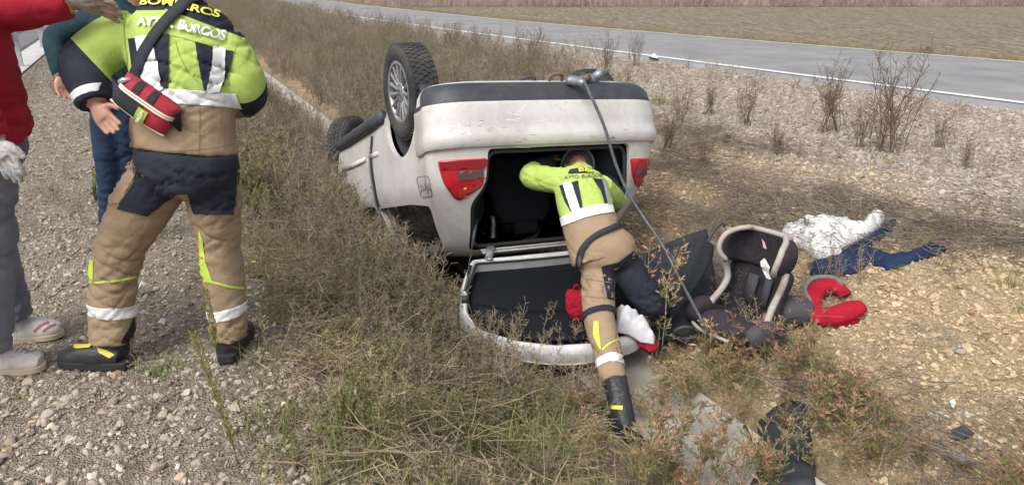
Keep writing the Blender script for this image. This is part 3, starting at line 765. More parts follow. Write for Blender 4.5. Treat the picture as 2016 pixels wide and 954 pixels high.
# tailgate: hinged on the roof edge, lying on the ground with its inner face up
def tailgate():
    HL = CARM @ Vector((-.57, -.455, -1.44)); HR = CARM @ Vector((.56, -.455, -1.44))
    TL = atZ(900, 640, -.50); TR = atZ(1300, 652, -.46); TM = atZ(1095, 698, -.53)
    def S(a, b):                                            # a -1..1 across, b 0 hinge .. 1 tip
        h = HL.lerp(HR, (a + 1) / 2); t = TL.lerp(TR, (a + 1) / 2) + (TM - TL.lerp(TR, .5)) * (1 - a * a)
        p = h.lerp(t, b); p.z += .05 * math.sin(math.pi * b); return p
    nrm = (S(0, 1) - S(0, 0)).cross(S(1, .5) - S(-1, .5)).normalized()
    if nrm.z < 0: nrm = -nrm
    g = bpy.data.objects.new('tailgate', None); C.objects.link(g); g.parent = CAR; g.matrix_basis = CARM.inverted() @ Matrix.Translation(HL.lerp(HR, .5))
    outer = rounded([(-1, 0), (1, 0), (1.03, .55), (1.0, .86), (.80, 1.0), (-.80, 1.0), (-1.0, .86), (-1.03, .55)], .06, 6)
    inner = rounded([(-.925, .075), (.925, .075), (.955, .55), (.915, .84), (.77, .945), (-.77, .945), (-.915, .84), (-.955, .55)], .05, 6)
    dn = lambda pl: [((p[0] * (4 - j) + q[0] * j) / 4, (p[1] * (4 - j) + q[1] * j) / 4) for p, q in zip(pl, pl[1:] + pl[:1]) for j in range(4)]
    lip = rounded([(-.965, .035), (.965, .035), (.995, .55), (.955, .85), (.785, .972), (-.785, .972), (-.955, .85), (-.995, .55)], .05, 6)
    outer, inner, lip = dn(outer), dn(inner), dn(lip)
    rings = [(outer, -.085), (outer, -.01), (lip, .028), (inner, .020), (inner, -.075)]
    n = len(outer); V, F = [], []
    for pl, h in rings: V += [S(a, b) + nrm * h for a, b in pl]
    for i in range(len(rings) - 1): F += [(i * n + j, i * n + (j + 1) % n, (i + 1) * n + (j + 1) % n, (i + 1) * n + j) for j in range(n)]
    mw = mat('tailgate_white', (.66, .66, .66), .4, col2=(.52, .51, .49), noise_scale=9, coat=.3)
    o = add('frame', V, F, mw, g); fix_normals(o.data); o.modifiers.new('b', 'BEVEL').width = .006
    V2, T = fill2d(inner, .08); add('rear_window', [S(a, b) - nrm * .068 for a, b in V2], T, mat('tailgate_inner', (.010, .011, .014), .6, spec=.12), g)
    pl = rounded([(-.84, .62), (.84, .62), (.80, .80), (.68, .865), (-.68, .865), (-.80, .80)], .06)
    V2, T = fill2d(pl, .08); o = add('trim_panel', [S(a, b) - nrm * .052 for a, b in V2], T, MATS['tailgate_inner'], g); o.modifiers.new('s', 'SOLIDIFY').thickness = .015
    k = len(outer); V2, T = fill2d(outer, .1); add('outer_skin', [S(a, b) - nrm * (.087 + .03 * math.sin(math.pi * min(1, b)) ) for a, b in V2], T, PAINT, g)
    # rubber edge, hinges, struts
    mb = MB(); ed = [S(a * .985, b) + nrm * .004 for a, b in dn(rounded([(-.93, .072), (.93, .072), (.962, .55), (.92, .84), (.775, .948), (-.775, .948), (-.92, .84), (-.962, .55)], .05, 6))]
    mb.tube(ed + [ed[0]], [.010] * (len(ed) + 1), 6); mb.build('window_seal', MATS['seal_rubber'], g)
    for a in (-.76, .62):
        mb = MB(); p = S(a, .0); q = CARM @ Vector((a * .49, -.35, -1.375))
        mb.tube([q + nrm * .03, q.lerp(p, .5) + nrm * .055, p + nrm * .03, S(a, .07) + nrm * .03], [(.028, .006)] * 4, 8, ref=(1, 0, 0), sub=3)
        for e in (-.018, .018): mb.tube([S(a, .06) + Vector((e, 0, 0)) + nrm * .03, S(a, .06) + Vector((e, 0, 0)) + nrm * .042], [.009, .009], 8)
        mb.build('hinge', MATS['galvanised'], g)
    for sd in (-1, 1):
        mb = MB(); p = S(sd * .975, .40) + nrm * .035; q = CARM @ Vector((sd * .50, -.46, -1.16))
        mid = q.lerp(p, .5)
        mb.tube([q, mid], [.011, .011], 8); mb.tube([mid, p], [.005, .005], 8); mb.build('gas_strut', MATS['black_plastic'], g)
        mb = MB(); mb.tube([S(sd * .965, .20) + nrm * .035, S(sd * .968, .62) + nrm * .035], [.010, .010], 8); mb.build('wiring_loom', M_BLKPLAST, g)
        mb = MB(); p = S(sd * .955, .72); mb.tube([p + nrm * .01, p + nrm * .05], [.022, .018], 12); mb.build('bump_stop', M_BLKPLAST, g)
    return g, S, nrm
TG, TGS, TGN = tailgate()
# roof trailing edge: ribbed strip between cabin and tailgate
for i in range(3):
    mb = MB(); mb.tube([CARM @ Vector((u, -.372 - .012 * i + .02 * (u / .5) ** 2, -1.375 - .009 * i)) for u in np.linspace(-.45, .45, 9)], [.007] * 9, 6); mb.build('roof_channel', MATS['galvanised'] if i == 1 else PAINT, CAR)
#@@PEOPLE
# ------------------------------------------------------------------ people: one continuous body each, clothes as children
M_SKIN = mat('skin', (.46, .26, .19), .55, col2=(.40, .20, .15), noise_scale=25, bump=.08, bump_scale=200)
M_HIVIS = mat('hivis_yellow', (.41, .54, .13), .8, col2=(.36, .48, .11), noise_scale=9, bump=.15, bump_scale=220, wr=.14, spec=.25)
M_TAN = mat('turnout_tan', (.325, .24, .155), .85, col2=(.295, .215, .138), noise_scale=8, bump=.2, bump_scale=240, wr=.14, spec=.2)
M_NAVY = mat('turnout_navy', (.020, .023, .036), .85, col2=(.028, .031, .046), noise_scale=10, bump=.15, bump_scale=220, wr=.14, spec=.25)
M_SILVER = mat('reflective_silver', (.70, .71, .71), .35, col2=(.60, .63, .64), noise_scale=16, lo=.55, hi=.75, bump=.12, bump_scale=60, spec=.7)
M_YEL = mat('lettering_yellow', (.75, .72, .10), .7); M_WHT = mat('lettering_silver', (.80, .80, .78), .4)
M_LIME = mat('piping_lime', (.52, .66, .08), .8)
M_BOOT = mat('boot_leather', (.016, .018, .022), .5, col2=(.035, .036, .04), noise_scale=14, bump=.3, bump_scale=60)
M_BOOTY = mat('boot_yellow', (.62, .50, .05), .6)

def fold(me, amp, sx, sy, sz, seed=0, ridge=True, where=None):
    """push cloth folds into a mesh: noise stretched so that creases run across the limb"""
    n = len(me.vertices); co = np.empty(n * 3); me.vertices.foreach_get('co', co); co = co.reshape(-1, 3)
    no = np.empty(n * 3); me.vertices.foreach_get('normal', no); no = no.reshape(-1, 3)
    d = np.empty(n)
    for i in range(n):
        x, y, z = co[i]
        a = noise.noise(Vector((x * sx * .6 + seed, y * sy * .6 + z * 3.0 + seed, z * sz + x * 6.0)))
        b = noise.noise(Vector((x * sx * 1.1 - seed, y * sy * 1.1, z * sz * 1.6 - x * 13.0 + seed)))
        if ridge:
            k = min(1.0, max(0.0, .45 + 1.9 * noise.noise(Vector((x * 3.3 + seed, y * 3.3, z * 4.2 - seed)))))
            d[i] = .8 * a + .25 * b - k * (1.5 * max(0.0, 1 - abs(a) * 6.5) + .8 * max(0.0, 1 - abs(b) * 5))
        else: d[i] = a + .4 * b
    if where is not None: d *= where(co)
    co = co + no * (d * amp)[:, None]
    me.vertices.foreach_set('co', co.ravel()); me.update()
def garment(name, tubes, voxel, parent, mats, amp=.006, sc=(7, 7, 20), seed=0, smooth_it=5, n=18, sub=4):
    mb = MB()
    for pts, rad, ref, *pw in tubes: mb.tube(pts, rad, n, ref, sub=sub, pw=pw[0] if pw else 1.0)
    me = remeshed(mb.v, mb.f, voxel, smooth_it)
    if amp: fold(me, amp, *sc, seed=seed)
    me.transform(wm(parent).inverted())
    for m in mats: me.materials.append(m)
    me.polygons.foreach_set('use_smooth', np.ones(len(me.polygons), dtype=bool)); me.name = name
    return add_me(name, me, parent)
def cut_assign(o, rules):
    """rules: (point, normal, material index, test(world co) or None); faces beyond the plane take that material with a crisp edge"""
    M = wm(o); Mi = M.inverted(); bm = bmesh.new(); bm.from_mesh(o.data)
    for p, nrm, idx, test in rules:
        p = Mi @ Vector(p); nrm = (Mi.to_3x3() @ Vector(nrm)).normalized()
        g = [f for f in bm.faces if test is None or test(M @ f.calc_center_median())]
        gs = set(g); geom = g + list({e for f in g for e in f.edges}) + list({v for f in g for v in f.verts})
        bmesh.ops.bisect_plane(bm, geom=geom, dist=1e-5, plane_co=p, plane_no=nrm)
        for f in bm.faces:
            c = f.calc_center_median()
            if (c - p).dot(nrm) > 0 and (test is None or test(M @ c)): f.material_index = idx
    bm.to_mesh(o.data); bm.free(); o.data.update()
def band(o, p, nrm, width, off, m, name, parent, test=None):
    """a strip of the garment between two planes, lifted off it"""
    M = wm(o); bm = bmesh.new(); bm.from_mesh(o.data); bm.transform(M)
    nrm = Vector(nrm).normalized(); p = Vector(p)
    if test: bmesh.ops.delete(bm, geom=[f for f in bm.faces if not test(f.calc_center_median())], context='FACES')
    for sgn in (1, -1):
        bmesh.ops.bisect_plane(bm, geom=bm.faces[:] + bm.edges[:] + bm.verts[:], dist=1e-5, plane_co=p + nrm * sgn * width / 2, plane_no=nrm * sgn, clear_outer=True)
    bm.normal_update()
    V = [v.co + v.normal * off for v in bm.verts]; bm.verts.index_update(); F = [tuple(v.index for v in f.verts) for f in bm.faces]; bm.free()
    b_ = add(name, V, F, m, parent); b_.modifiers.new('s', 'SOLIDIFY').thickness = .002
    return b_
def rayplane(p1, p2):
    n = pray(*p1).cross(pray(*p2)).normalized(); return CAMP.copy(), n
def curve_text(txt, base, height, bv, off, m, parent, name='lettering', bold=.02, width=None):
    V, F = text_geo(txt, 1.0, bold); x0 = min(v[0] for v in V); x1 = max(v[0] for v in V); y1 = max(v[1] for v in V); y0 = min(v[1] for v in V)
    P = catmull(base, 8); L = [0]
    for a, b in zip(P, P[1:]): L.append(L[-1] + np.linalg.norm(b - a))
    L = np.array(L); X = np.array([p[0] for p in P]); Y = np.array([p[1] for p in P]); V2 = []
    for x, y in V:
        l = (x - x0) / (x1 - x0) * L[-1]; px, py = np.interp(l, L, X), np.interp(l, L, Y)
        q = np.array([np.interp(l + 2, L, X) - np.interp(l - 2, L, X), np.interp(l + 2, L, Y) - np.interp(l - 2, L, Y)]); q = q / (np.linalg.norm(q) + 1e-9)
        h = (y - 0) / (y1) * height; V2.append((px + q[1] * h, py - q[0] * h))
    W_, G = onto(bv, V2, F, off); return add(name, W_, G, m, parent, smooth=False)
def hand_tubes(wr, mid, tip, nrm, thumb_out, spread=.012, curl=.25, s=1.0):
    """tubes of a hand: wrist, knuckle line centre, direction of the fingertips, palm normal, thumb side"""
    wr, mid, tip, nrm, th = (Vector(v) for v in (wr, mid, tip, nrm, thumb_out)); d = (tip - mid).normalized(); side = th.normalized(); nrm = nrm.normalized()
    T = [([wr - (mid - wr) * .4, wr, wr.lerp(mid, .5), mid], [(.027 * s, .021 * s), (.028 * s, .02 * s), (.040 * s, .017 * s), (.040 * s, .014 * s)], side)]
    for k, L in enumerate((.072, .082, .077, .060)):
        b = mid + side * ((1.5 - k) * .0205 * s) - (mid - wr).normalized() * .012
        dd = (d + side * ((1.5 - k) * spread * 3)).normalized()
        p1 = b + dd * (L * .42 * s) + nrm * (curl * .012); p2 = p1 + (dd + nrm * curl * .9).normalized() * (L * .33 * s); p3 = p2 + (dd + nrm * curl * 1.8).normalized() * (L * .28 * s)
        T.append(([b, p1, p2, p3], [.0098 * s, .0092 * s, .0085 * s, .0066 * s], None))
    b = wr.lerp(mid, .30) + side * .026 * s
    T.append(([b, b + side * .030 * s + d * .020 * s + nrm * .008, b + side * .042 * s + d * .050 * s + nrm * .016], [.0135 * s, .0115 * s, .0085 * s], None))
    return T
def head_tubes(neck, up, face, r=1.0):
    """neck base, up axis, facing direction -> tubes of a head with nose, chin and ears"""
    up = Vector(up).normalized(); fc = Vector(face); fc = (fc - up * fc.dot(up)).normalized(); sd = up.cross(fc); n0 = Vector(neck); c = n0 + up * .20 * r + fc * .025
    T = [([n0 - up * .08, n0, n0 + up * .10 * r], [.068 * r, .060 * r, .058 * r], sd),
         ([c - up * .125 * r + fc * .045, c - up * .085 * r + fc * .03, c - up * .03 * r + fc * .012, c + up * .04 * r, c + up * .095 * r - fc * .008, c + up * .122 * r - fc * .01],
          [(.028, .028), (.052, .062), (.066, .086), (.073, .098), (.058, .078), (.015, .02)], sd),
         ([c + up * .015 + fc * .088, c - up * .012 + fc * .106, c - up * .030 + fc * .112, c - up * .036 + fc * .095], [.008, .011, .015, .010], None),
         ([c - up * .064 + fc * .082 + sd * .022, c - up * .063 + fc * .092, c - up * .064 + fc * .082 - sd * .022], [.005, .008, .005], None)]
    for s in (-1, 1):
        T.append(([c + sd * s * .072 + up * .025 - fc * .004, c + sd * s * .083 + up * .005 - fc * .012, c + sd * s * .074 - up * .028 - fc * .002], [.008, .014, .007], None))
        T.append(([c + up * .036 + fc * .088 + sd * s * .015, c + up * .040 + fc * .088 + sd * s * .045], [.008, .007], None))
    return T, c, up, fc, sd
def body_mesh(parent, tubes, head=None, voxel=.006, eyes=True):
    mb = MB()
    for pts, rad, ref in tubes: mb.tube(pts, rad, 12, ref, sub=3)
    me = remeshed(mb.v, mb.f, voxel, 3); me.transform(wm(parent).inverted()); me.materials.append(M_SKIN)
    me.polygons.foreach_set('use_smooth', np.ones(len(me.polygons), dtype=bool)); me.name = 'body'
    b = add_me('body', me, parent)
    if head and eyes:
        c, up, fc, sd = head
        for s in (-1, 1):
            V, F = tube_geo([c + sd * s * .030 + up * .022 + fc * (.070 + .004 * k) for k in range(5)], [.004, .010, .011, .009, .002], 10)
            add('eye', V, F, mat('eye_white', (.6, .58, .55), .3), b)
            V, F = tube_geo([c + sd * s * .030 + up * .022 + fc * .086, c + sd * s * .030 + up * .022 + fc * .0875], [.0045, .003], 10); add('iris', V, F, mat('iris_brown', (.05, .03, .02), .2), b)
    return b
def hair(parent, c, up, fc, sd, col, name='hair'):
    T = [([c - up * .06 - fc * .055, c - up * .0 - fc * .038, c + up * .06 - fc * .022, c + up * .112 - fc * .012, c + up * .136 - fc * .01], [(.055, .04), (.077, .066), (.079, .088), (.060, .080), (.012, .02)], sd)]
    mb = MB(); [mb.tube(p, r_, 16, ref, sub=4) for p, r_, ref in T]
    me = remeshed(mb.v, mb.f, .008, 2); fold(me, .004, 60, 60, 60, 3); me.transform(wm(parent).inverted()); me.materials.append(mat('hair_' + col, (.035, .025, .018) if col == 'dark' else (.16, .12, .08), .6, bump=.6, bump_scale=150))
    me.polygons.foreach_set('use_smooth', np.ones(len(me.polygons), dtype=bool)); return add_me(name, me, parent)
def lerp3(a, b, t): return Vector(a).lerp(Vector(b), t)
def thin(T, k):
    return [(p, [(a * k, b * k) if isinstance(r_, (tuple, list)) else r_ * k for r_ in r2 for a, b in [r_ if isinstance(r_, (tuple, list)) else (r_, r_)]], ref) for p, r2, ref, *_ in T]
def boot(name, ankle, heel, toe, parent, m, shaft_r=.062, hgt=.0, shaft_top=None, w=.048, sole_h=.03, sole_m=None):
    """a boot or shoe: sole follows heel to toe, upper remeshed; all world points, heel and toe on the ground"""
    ankle, heel, toe = Vector(ankle), Vector(heel), Vector(toe); d = (toe - heel); L = d.length; d.normalize(); up = Vector((0, 0, 1)); sd = d.cross(up).normalized(); up = sd.cross(d)
    T = [([heel + up * .045 + d * .02, heel + d * L * .25 + up * .055, heel + d * L * .55 + up * .058, heel + d * L * .8 + up * .046, heel + d * L * .97 + up * .036], [(w * .82, .045), (w * .9, .052), (w, .050), (w * 1.02, .040), (w * .7, .028)], sd)]
    if shaft_top is not None: T.append(([heel + d * L * .22 + up * .05, ankle, shaft_top], [(shaft_r * .85, shaft_r), (shaft_r * .95, shaft_r), (shaft_r, shaft_r * 1.05)], sd))
    mb = MB(); [mb.tube(p, r_, 16, ref, sub=4, pw=.85) for p, r_, ref in T]
    me = remeshed(mb.v, mb.f, .006, 3); fold(me, .0022, 22, 22, 45, 5); me.transform(wm(parent).inverted()); me.materials.append(m)
    me.polygons.foreach_set('use_smooth', np.ones(len(me.polygons), dtype=bool)); b = add_me(name, me, parent)
    out = [(-.01, .0), (-.012, .62), (L * .12, .86), (L * .3, .84), (L * .45, .80), (L * .7, 1.05), (L * .88, .92), (L * .98, .55), (L + .006, 0)]
    pl = [(a, c * w) for a, c in out] + [(a, -c * w) for a, c in out[-2:0:-1]]; pl = rounded(pl, .02, 3); n = len(pl); V = []
    for h, k in ((0.0, .97), (.004, 1.03), (sole_h, 1.04), (sole_h + .004, .98)):
        V += [heel + d * (L * .5 + (a - L * .5) * k) + sd * (q * k) + up * h for a, q in pl]
    F = [(i * n + j, i * n + (j + 1) % n, (i + 1) * n + (j + 1) % n, (i + 1) * n + j) for i in range(3) for j in range(n)] + [tuple(range(n)), tuple(range(3 * n, 4 * n))]
    so_ = add('sole', V, F, sole_m or mat('boot_sole', (.022, .022, .023), .8), b, smooth=False); fix_normals(so_.data)
    return b

# ---- firefighter standing on the gravel with the red pouch
def firefighter_standing():
    t = thing('person', 'standing firefighter seen from behind, with a red pouch slung at the hip', 'person', atZ(330, 712, 0))
    A = atY
    torso = [A(362, 297, 2.95), A(362, 262, 2.96), A(364, 215, 2.97), A(365, 170, 2.99), A(362, 120, 3.02), A(356, 70, 3.06), A(356, 30, 3.11), A(368, 0, 3.16), A(374, -18, 3.18)]
    tr = [(.212, .148), (.206, .148), (.198, .145), (.202, .15), (.218, .158), (.215, .15), (.165, .12), (.085, .085), (.072, .075)]
    la = [A(268, 66, 3.05), A(225, 82, 3.04), A(180, 112, 3.0), A(168, 132, 2.96), A(176, 168, 2.90), A(188, 205, 2.86)]
    lr = [.098, .100, .096, .092, .080, .066]
    ra = [A(440, 92, 3.05), A(462, 125, 3.03), A(480, 165, 3.02), A(484, 190, 3.06), A(468, 200, 3.2), A(440, 205, 3.34)]
    rr = [.095, .094, .086, .080, .074, .06]
    # body
    hand_l = hand_tubes(A(190, 212, 2.85), A(206, 236, 2.83), A(240, 272, 2.82), pray(200, 230) * -1, A(232, 208, 2.83) - A(206, 236, 2.83), curl=.35)
    wr = A(440, 205, 3.36); hand_r = hand_tubes(wr, wr + Vector((-.02, .085, -.03)), wr + Vector((-.05, .2, -.08)), (-.4, -.1, -1), (-.9, 0, .3))
    HT, c, up, fc, sd = head_tubes(A(374, -18, 3.18), (0, .35, 1), (.15, 1, -.25))
    lleg = [A(316, 345, 2.97), A(280, 405, 2.98), A(237, 490, 2.97), A(223, 570, 2.95), A(219, 672, 2.91)]
    rleg = [A(412, 345, 2.97), A(424, 415, 3.0), A(431, 490, 3.02), A(443, 570, 3.01), A(452, 665, 2.99)]
    core = [(torso, tr, (1, 0, 0)), (la, lr, None), (ra, rr, None)]
    legs = [(lleg, [.125, .122, .106, .098, .092], (1, 0, 0)), (rleg, [.12, .106, .096, .09, .082], (1, 0, 0))]
    pel = ([A(365, 292, 2.95), A(366, 330, 2.95), A(366, 362, 2.97)], [(.198, .145), (.206, .155), (.17, .12)], (1, 0, 0))
    b = body_mesh(t, thin(core, .72) + thin(legs, .62) + thin([pel], .75) + hand_l + hand_r + HT, (c, up, fc, sd))
    hair(t, c, up, fc, sd, 'dark')
    # jacket
    j = garment('jacket', core, .009, t, [M_HIVIS, M_TAN, M_NAVY], .0075, (7, 7, 12), 1.3, 4, 24)
    p, n = rayplane((143, 80), (199, 139)); cen = Vector(la[4])
    if (cen - p).dot(n) < 0: n = -n
    armx = A(240, 80, 3.0).x
    hz = A(365, 192, 2.83); axis = (Vector(torso[4]) - Vector(torso[1])).normalized()
    y1, n1 = rayplane((200, 22), (332, 20)); y2, n2 = rayplane((332, 20), (478, 74)); xm = A(332, 20, 3.0).x; top = Vector(torso[-1])
    n1 = n1 if (top - y1).dot(n1) > 0 else -n1; n2 = n2 if (top - y2).dot(n2) > 0 else -n2
    cut_assign(j, [(y1, n1, 2, lambda q: q.x < xm), (y2, n2, 2, lambda q: q.x >= xm), (p, n, 2, lambda q: q.x < armx), (A(486, 205, 2.955), (-.05, .72, -.69), 2, lambda q: q.x > A(452, 150, 3.02).x and q.z < A(480, 120, 3.0).z),
                   (hz, -axis, 1, lambda q: A(232, 150, 2.95).x < q.x < A(468, 250, 2.95).x)])
    bv = bvh_world([j])
    band(j, A(365, 191, 2.83), axis, .054, .0035, M_SILVER, 'reflective_band', t, lambda q: A(236, 150, 2.95).x < q.x < A(468, 190, 2.95).x)
    for nm, pl in (('back_panel', [(255, 77), (333, 68), (332, 174), (321, 175), (300, 176), (277, 170), (262, 130)]), ('back_panel', [(384, 83), (459, 104), (452, 140), (436, 172), (420, 180), (401, 178), (393, 140)])):
        q = patch(nm, pl, bv, .007, M_NAVY, t, 4.5)
        if pl[0][0] < 300: patch('reflective_stripe', [(270, 73), (299, 71), (306, 95), (323, 180), (291, 182), (281, 150), (276, 110)], bv, .0115, M_SILVER, q, 4.5)
        else: patch('reflective_stripe', [(418, 90), (445, 99), (444, 130), (438, 160), (430, 182), (402, 184), (411, 160), (417, 125)], bv, .0115, M_SILVER, q, 4.5)
    seam('back_seam', [(252, 78), (300, 69), (340, 71), (390, 84), (440, 97), (464, 105)], 1.3, mat('seam_green', (.22, .32, .03), .9), .002, bv, t)
    seam('back_pleat', [(346, 80), (352, 105), (372, 145), (392, 162)], 1.5, MATS['seam_green'], .002, bv, t)
    seam('sleeve_seam', [(247, 26), (244, 55), (246, 80), (250, 110), (252, 140)], 1.4, MATS['seam_green'], .002, bv, t)
    seam('sleeve_seam', [(468, 84), (460, 110), (452, 140), (450, 170)], 1.4, MATS['seam_green'], .002, bv, t)
    seam('skirt_seam', [(393, 205), (394, 250), (392, 300)], 1.2, mat('seam_tan', (.20, .145, .09), .9), .002, bv, t)
    seam('skirt_hem', [(268, 288), (320, 297), (400, 294), (462, 283)], 1.3, MATS['seam_tan'], .002, bv, t)
    bv2 = bvh_world([j, t.children[-1]]) if False else bv
    curve_text('BOMBEROS', [(278, 12.5), (330, 13.5), (378, 25), (430, 37.5)], 13.0, bv, .010, M_YEL, t, bold=.025)
    curve_text('AYTO. BURGOS', [(272, 51), (310, 53), (346, 57), (392, 67), (441, 79)], 16.5, bv, .010, M_WHT, t, bold=.04)
    # cuff band
    d = (Vector(la[5]) - Vector(la[4])).normalized(); band(j, A(182, 190, 2.87), d, .03, .003, M_SILVER, 'cuff_band', t, lambda q: q.x < A(215, 190, 2.9).x)
    # trousers
    tz = garment('trousers', [pel] + legs, .009, t, [M_TAN, M_NAVY], .0085, (6, 6, 15), 4.1, 4, 22)
    bt = bvh_world([tz])
    patch('seat_panel', [(252, 306), (262, 296), (462, 290), (470, 335), (461, 400), (458, 422), (383, 420), (369, 380), (350, 380), (289, 424), (232, 411), (274, 343)], bt, .007, M_NAVY, t, 5)
    seam('knee_piping', [(172, 557), (220, 553), (269, 545)], 4.2, M_LIME, .003, bt, t)
    seam('knee_piping', [(398, 550), (425, 556), (455, 564), (484, 567)], 4.2, M_LIME, .003, bt, t)
    patch('side_insert', [(392, 452), (399, 470), (405, 515), (419, 554), (394, 556)], bt, .003, M_LIME, t, 7)
    patch('side_insert', [(180, 438), (191, 440), (187, 462), (183, 556), (174, 556), (176, 480)], bt, .003, M_LIME, t, 7)
    patch('hem_gusset', [(264, 620), (268, 672), (238, 676), (242, 664), (255, 642)], bt, .003, M_NAVY, t, 7)
    band(tz, A(219, 607, 2.93), Vector(lleg[3]) - Vector(lleg[4]), .050, .0035, M_SILVER, 'reflective_band', t, lambda q: q.x < A(340, 600, 2.95).x and q.z < .5)
    band(tz, A(448, 611, 3.0), Vector(rleg[3]) - Vector(rleg[4]) + Vector((-.05, 0, .0)), .047, .0035, M_SILVER, 'reflective_band', t, lambda q: q.x > A(340, 600, 2.95).x and q.z < .5)
    # cargo pockets
    for pl in ([(240, 335), (262, 320), (268, 345), (236, 400), (214, 400), (222, 365)], [(464, 345), (472, 350), (473, 400), (466, 412), (462, 398)]):
        patch('cargo_pocket', pl, bt, .006, M_TAN, t, 5); seam('pocket_seam', pl + pl[:1], 1.3, MATS['seam_tan'], .008, bt, t)
    # boots
    h = atZ(252, 722, 0.0); to = atZ(122, 716, 0.0)
    bl = boot('boot', A(222, 690, 2.93), h, to, t, M_BOOT, .068, shaft_top=A(220, 655, 2.92), w=.055, sole_h=.034)
    bb = bvh_world([bl]); patch('boot_tab', [(139, 681), (148, 672), (168, 669), (184, 676), (176, 684), (150, 686)], bb, .004, M_BOOTY, bl, 6); patch('boot_tab', [(190, 682), (212, 690), (226, 698), (216, 704), (196, 694)], bb, .004, M_BOOTY, bl, 6)
    h = atZ(446, 712, 0.0); to = h + Vector((-.01, .30, 0))
    boot('boot', A(452, 685, 3.0), h, to, t, M_BOOT, .066, shaft_top=A(452, 650, 2.99), w=.055, sole_h=.034)
    # strap and pouch
    pouch = thing('medical_pouch', 'red and black medical pouch with pale zips hanging on a shoulder strap', 'pouch', A(285, 215, 2.8))
    sp = [(420, -26), (388, -8), (352, 22), (318, 58), (290, 100), (274, 140), (264, 165)]
    V2, T = [], []
    P = catmull(sp, 5); wds = np.interp(np.linspace(0, 1, len(P)), [0, .3, 1], [12, 10.5, 11])
    for i, q in enumerate(P):
        d = P[min(i + 1, len(P) - 1)] - P[max(i - 1, 0)]; d = d / np.linalg.norm(d); e = np.array([-d[1], d[0]])
        V2 += [tuple(q + e * wds[i]), tuple(q), tuple(q - e * wds[i])]
    T = [(3 * i + k, 3 * i + k + 1, 3 * i + k + 4, 3 * i + k + 3) for i in range(len(P) - 1) for k in (0, 1)]
    V, F = onto(bv, V2, T, .012); o = add('strap', V, F, mat('strap_web', (.022, .025, .034), .8, bump=.3, bump_scale=300), pouch); o.modifiers.new('s', 'SOLIDIFY').thickness = .004
    # pouch body: axis runs down to the right in the photo; local x along it, y away from the body, z across
    c0 = A(286, 206, 2.79); ex = (A(338, 240, 2.79) - A(240, 172, 2.79)).normalized(); ez = (A(305, 170, 2.79) - A(262, 235, 2.79)).normalized(); ez = (ez - ex * ez.dot(ex)).normalized(); ey = ez.cross(ex)
    if ey.y > 0: ey = -ey
    M_RED = mat('pouch_red', (.42, .022, .045), .75, col2=(.34, .018, .035), noise_scale=20, bump=.2, bump_scale=250); M_PB = mat('pouch_black', (.020, .022, .030), .8, bump=.2, bump_scale=250); M_ZIP = mat('zip_pale', (.78, .76, .62), .7)
    HX, HZ, DY = .112, .070, .055
    def shell(x0, x1, z0, z1, m, nm, g=0.0, k=10):
        V, F = [], []
        for i in range(k + 1):
            x = x0 + (x1 - x0) * i / k
            for q in range(k + 1):
                z = z0 + (z1 - z0) * q / k
                rx = max(0, 1 - abs(x / HX) ** 4) ** .5; rz = max(0, 1 - abs(z / HZ) ** 3.2) ** .5
                V.append(c0 + ex * x + ez * (z * (1 - .10 * (x / HX) ** 2)) + ey * (DY * (.25 + .75 * rx * rz) + g - .02))
        F = [(i * (k + 1) + q, (i + 1) * (k + 1) + q, (i + 1) * (k + 1) + q + 1, i * (k + 1) + q + 1) for i in range(k) for q in range(k)]
        o = add(nm, V, F, m, pouch); fix_normals(o.data); return o
    o = shell(-HX, HX, -HZ, HZ, M_RED, 'pouch_shell', -.003, 24)
    mbk = MB(); mbk.tube([c0 + ex * x * .95 - ey * .018 for x in (-HX, -HX * .9, 0, HX * .9, HX)], [(.02, HZ * .6), (.026, HZ * .9), (.026, HZ * .95), (.026, HZ * .9), (.02, HZ * .6)], 20, ref=ey, sub=4, pw=.7); mbk.build('pouch_back', M_PB, pouch)
    shell(-.105, .005, -.062, .010, M_PB, 'front_panel', .001)
    for x in (-.045, .015): shell(x - .012, x + .014, .030, .070, M_PB, 'loop', .003, 6)
    lb = shell(-.004, .034, -.066, -.004, mat('label_lime', (.36, .52, .06), .7), 'label', .004, 6)
    V, F = text_geo('VACUM', 1.0, .03); w_ = max(v[0] for v in V)
    add('lettering', [c0 + ex * (.022 - v[1] * .017) + ez * (-.060 + v[0] / w_ * .050) + ey * (DY * .97 - .0115) for v in V], F, M_WHT, lb, smooth=False)
    for zz, m in ((.022, M_ZIP), (.012, M_ZIP), (-.070, M_ZIP)):
        mb = MB(); pts = []
        for k in range(17):
            x = -HX + 2 * HX * k / 16; rx = max(0, 1 - abs(x / HX) ** 4) ** .5; rz = max(0, 1 - abs(zz / HZ) ** 3.2) ** .5
            pts.append(c0 + ex * x + ez * (zz * (1 - .10 * (x / HX) ** 2)) + ey * (DY * (.25 + .75 * rx * rz) - .016))
        mb.tube(pts, [.0042] * 17, 6); mb.build('zip', m, pouch)
    mb = MB(); p0 = c0 - ex * HX + ez * .02 + ey * .012; mb.tube([p0, p0 + ez * .02 + ex * .012 + ey * .01, p0 + ez * .035 + ex * .03], [.008, .010, .006], 8); mb.build('buckle', mat('buckle_grey', (.5, .5, .52), .4, .4), pouch)
firefighter_standing()

